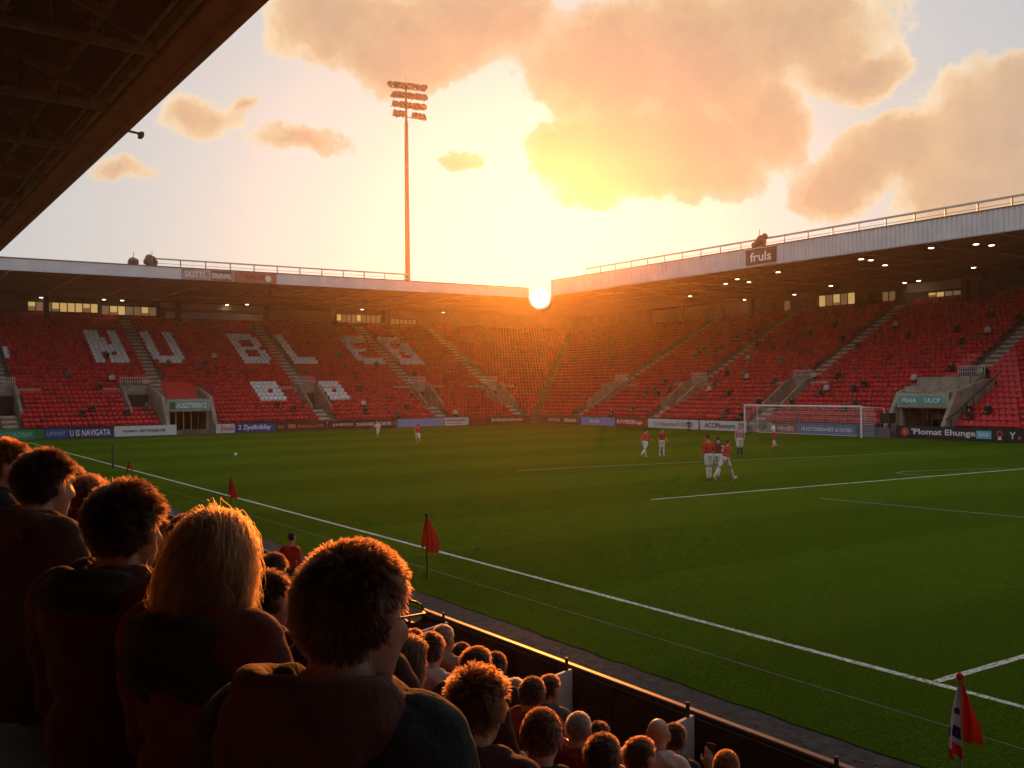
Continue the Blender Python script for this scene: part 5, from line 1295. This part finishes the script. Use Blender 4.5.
KIT = {n: cloth('kit_'+n, c, .1, .7) for n, c in dict(red=(.50, .018, .02), white=(.74, .72, .72), pink=(.58, .28, .28), shorts=(.72, .70, .72), black=(.015, .015, .018), amber=(.5, .2, .04), dark=(.12, .02, .03)).items()}
def player(x, y, az, h, shirt, shorts, socks, boots, label, hair='dark', number=None, band=None, name='person', group='footballers on the pitch', **kw):
    pr, fr = standing(**kw); V, N, F = remesh(pr, 0.013, 4); tg, names = classify(V, pr); sl, ey = skull_class(V, tg, names, fr, 'short')
    V = V-np.array([0, 0, V[:, 2].min()])*np.array([0, 0, 1]); s = h/1.80
    mi = [1 if sum(sl[i] for i in f) >= 3 else 2 if sum(ey[i] for i in f) >= 3 else 0 for f in F]
    root = empty(name, (x, y, 0.014), label, 'person', group); root.rotation_euler = (0, 0, -rad(az)); root.scale = (s,)*3
    part('person_body', mesh_from('person_body', V+N*np.where(sl, .006, 0)[:, None], F, [SKIN[0], HAIRS[hair][1], EYE], mi), root)
    part('shirt', garment('shirt', V, N, F, tg, names, ('torso', 'uparm'), .016, [KIT[shirt]], .006), root)
    part('shorts', garment('shorts', V, N, F, tg, names, ('hips', 'thigh'), .026, [KIT[shorts]], .007, cut=lambda V: V[:, 2] > .56), root)
    for q in 'ab':
        part('sock', garment('sock', V, N, F, tg, names, ('shin_'+q,), .007, [KIT[socks]], .001), root)
        part('boot', garment('boot', V, N, F, tg, names, ('foot_'+q,), .008, [KIT[boots]], 0), root)
    if number:
        c = bpy.data.curves.new('number', 'FONT'); c.body = number; c.align_x = 'CENTER'; c.align_y = 'CENTER'; c.extrude = .004; c.offset = .01; c.materials.append(KIT['white'])
        o = bpy.data.objects.new('number', c); COL.objects.link(o); o.parent = root; o.location = (0, -.148, 1.33); o.rotation_euler = (PI/2-.07, 0, 0); TEXTS.append((o, .17, .26))
    return root
player(36.55, 74.62, 250, 1.62, 'white', 'shorts', 'amber', 'black', 'player in white and red top alone in front of the maroon board', 'blonde', lh=(25, 30), rh=(-15, 20), la=(-20, 40), ra=(25, 60), lean=6)
player(35.54, 65.79, 35, 1.62, 'red', 'shorts', 'amber', 'amber', 'player in red running away in front of the light blue board', 'dark', lh=(28, 20), rh=(-24, 45), la=(-30, 70), ra=(35, 70), lean=12, spread=.05)
player(39.12, 44.34, 75, 1.80, 'red', 'shorts', 'white', 'amber', 'player in red and dark top, left of the smaller red player', 'dark', lh=(22, 10), rh=(-24, 30), la=(-25, 50), ra=(25, 60), lean=8)
player(41.02, 44.95, 200, 1.62, 'red', 'shorts', 'white', 'white', 'smaller red player turned towards the camera, right of another in red', 'brown', lh=(6, 6), rh=(-8, 16), la=(10, 60), ra=(-5, 40))
player(32.05, 32.05, 20, 2.0, 'red', 'shorts', 'white', 'amber', 'left of the close pair of red players, standing upright with dark hair', 'dark', lh=(-4, 6), rh=(8, 10), la=(0, 30), ra=(5, 30))
player(32.62, 31.60, 92, 1.92, 'red', 'shorts', 'white', 'white', 'red player with white number striding to the right in the close pair', 'ginger', number='2', lh=(-34, 10), rh=(28, 4), la=(30, 40), ra=(-34, 50), lean=14, spread=.02)
player(33.1, 32.5, 60, 1.90, 'dark', 'shorts', 'white', 'white', 'third player in dark red hidden behind the striding one', 'brown', lh=(15, 10), rh=(-12, 20), la=(0, 40), ra=(0, 40))
player(43.85, 41.29, 225, 1.92, 'pink', 'shorts', 'black', 'black', 'player in pale pink top and black socks by the left goal post', 'brown', lh=(-4, 4), rh=(6, 8), la=(5, 55), ra=(-2, 55))
player(51.88, 45.76, 300, 1.76, 'white', 'red', 'white', 'red', 'player in white top and red shorts inside the goal mouth', 'blonde', lh=(8, 6), rh=(-6, 14), la=(25, 80), ra=(20, 70))
player(64.6, 67.0, 250, 1.35, 'dark', 'black', 'black', 'black', 'small figure in dark red crouching in front of the long white board', 'dark', group='people at the side of the pitch', lh=(70, 120), rh=(60, 110), la=(40, 60), ra=(40, 60), lean=20)
st_ = player(6.0, 15.55, 60, 1.40, 'red', 'black', 'black', 'black', 'steward in bright red top standing by the near wall and white panel', 'dark', group='people at the side of the pitch', lh=(2, 4), rh=(-2, 4), la=(10, 50), ra=(5, 30)); st_.location.z = 0.462

# ------------------------------------------------------------------ the low sun itself, and the lit evening air
b = MB(); sd_ = Vector((math.sin(rad(SUNB_AZ))*math.cos(rad(SUNB_EL)), math.cos(rad(SUNB_AZ))*math.cos(rad(SUNB_EL)), math.sin(rad(SUNB_EL))))
c0 = sd_*6000+Vector((0, 0, CAM_H)); vs, fs = ell_pts((0, 0, 0), (56, 56, 56), None, 32, 20); b.add(vs, fs)
so = b.build('sun', mat('sun_surface', (1, .9, .6), .5, emit=(1.0, .82, .45), estr=30.0), smooth=True); so.location = c0; tag(so, kind='structure')
def haze():
    b = MB(); b.box(-74, 164, -54, 179, -1.1, 55)
    m = bpy.data.materials.new('haze_air'); m.use_nodes = True; nt = m.node_tree; nt.nodes.clear()
    o = nt.nodes.new('ShaderNodeOutputMaterial'); v = nt.nodes.new('ShaderNodeVolumePrincipled')
    v.inputs['Color'].default_value = (1.0, 0.88, 0.74, 1); v.inputs['Density'].default_value = HAZE_D; v.inputs['Anisotropy'].default_value = 0.88
    nt.links.new(v.outputs[0], o.inputs['Volume'])
    ob = b.build('haze', m); tag(ob, kind='stuff')
HAZE_D = 0.00045
haze()

# ------------------------------------------------------------------ lettering becomes mesh, fitted to its panel
bpy.context.view_layer.update()
dg = bpy.context.evaluated_depsgraph_get()
for o, w, h in TEXTS:
    d = o.dimensions; sx, sy = (w/d.x if d.x > 1e-4 else 1), (h/d.y if d.y > 1e-4 else 1)
    if o.parent and o.parent.scale.x != 1.0: sx, sy = sx*o.parent.scale.x, sy*o.parent.scale.x
    me = bpy.data.meshes.new_from_object(o.evaluated_get(dg)); n = Vector((0, 0, 0))
    V = np.empty(len(me.vertices)*3); me.vertices.foreach_get('co', V); V = V.reshape(-1, 3)
    if len(V): V[:, :2] -= (V[:, :2].max(0)+V[:, :2].min(0))/2
    V[:, 0] *= sx; V[:, 1] *= sy; me.vertices.foreach_set('co', V.ravel())
    q = bpy.data.objects.new('tmp', me); COL.objects.link(q); q.parent = o.parent; q.location = o.location; q.rotation_euler = o.rotation_euler
    nm = o.name; bpy.data.objects.remove(o); q.name = nm
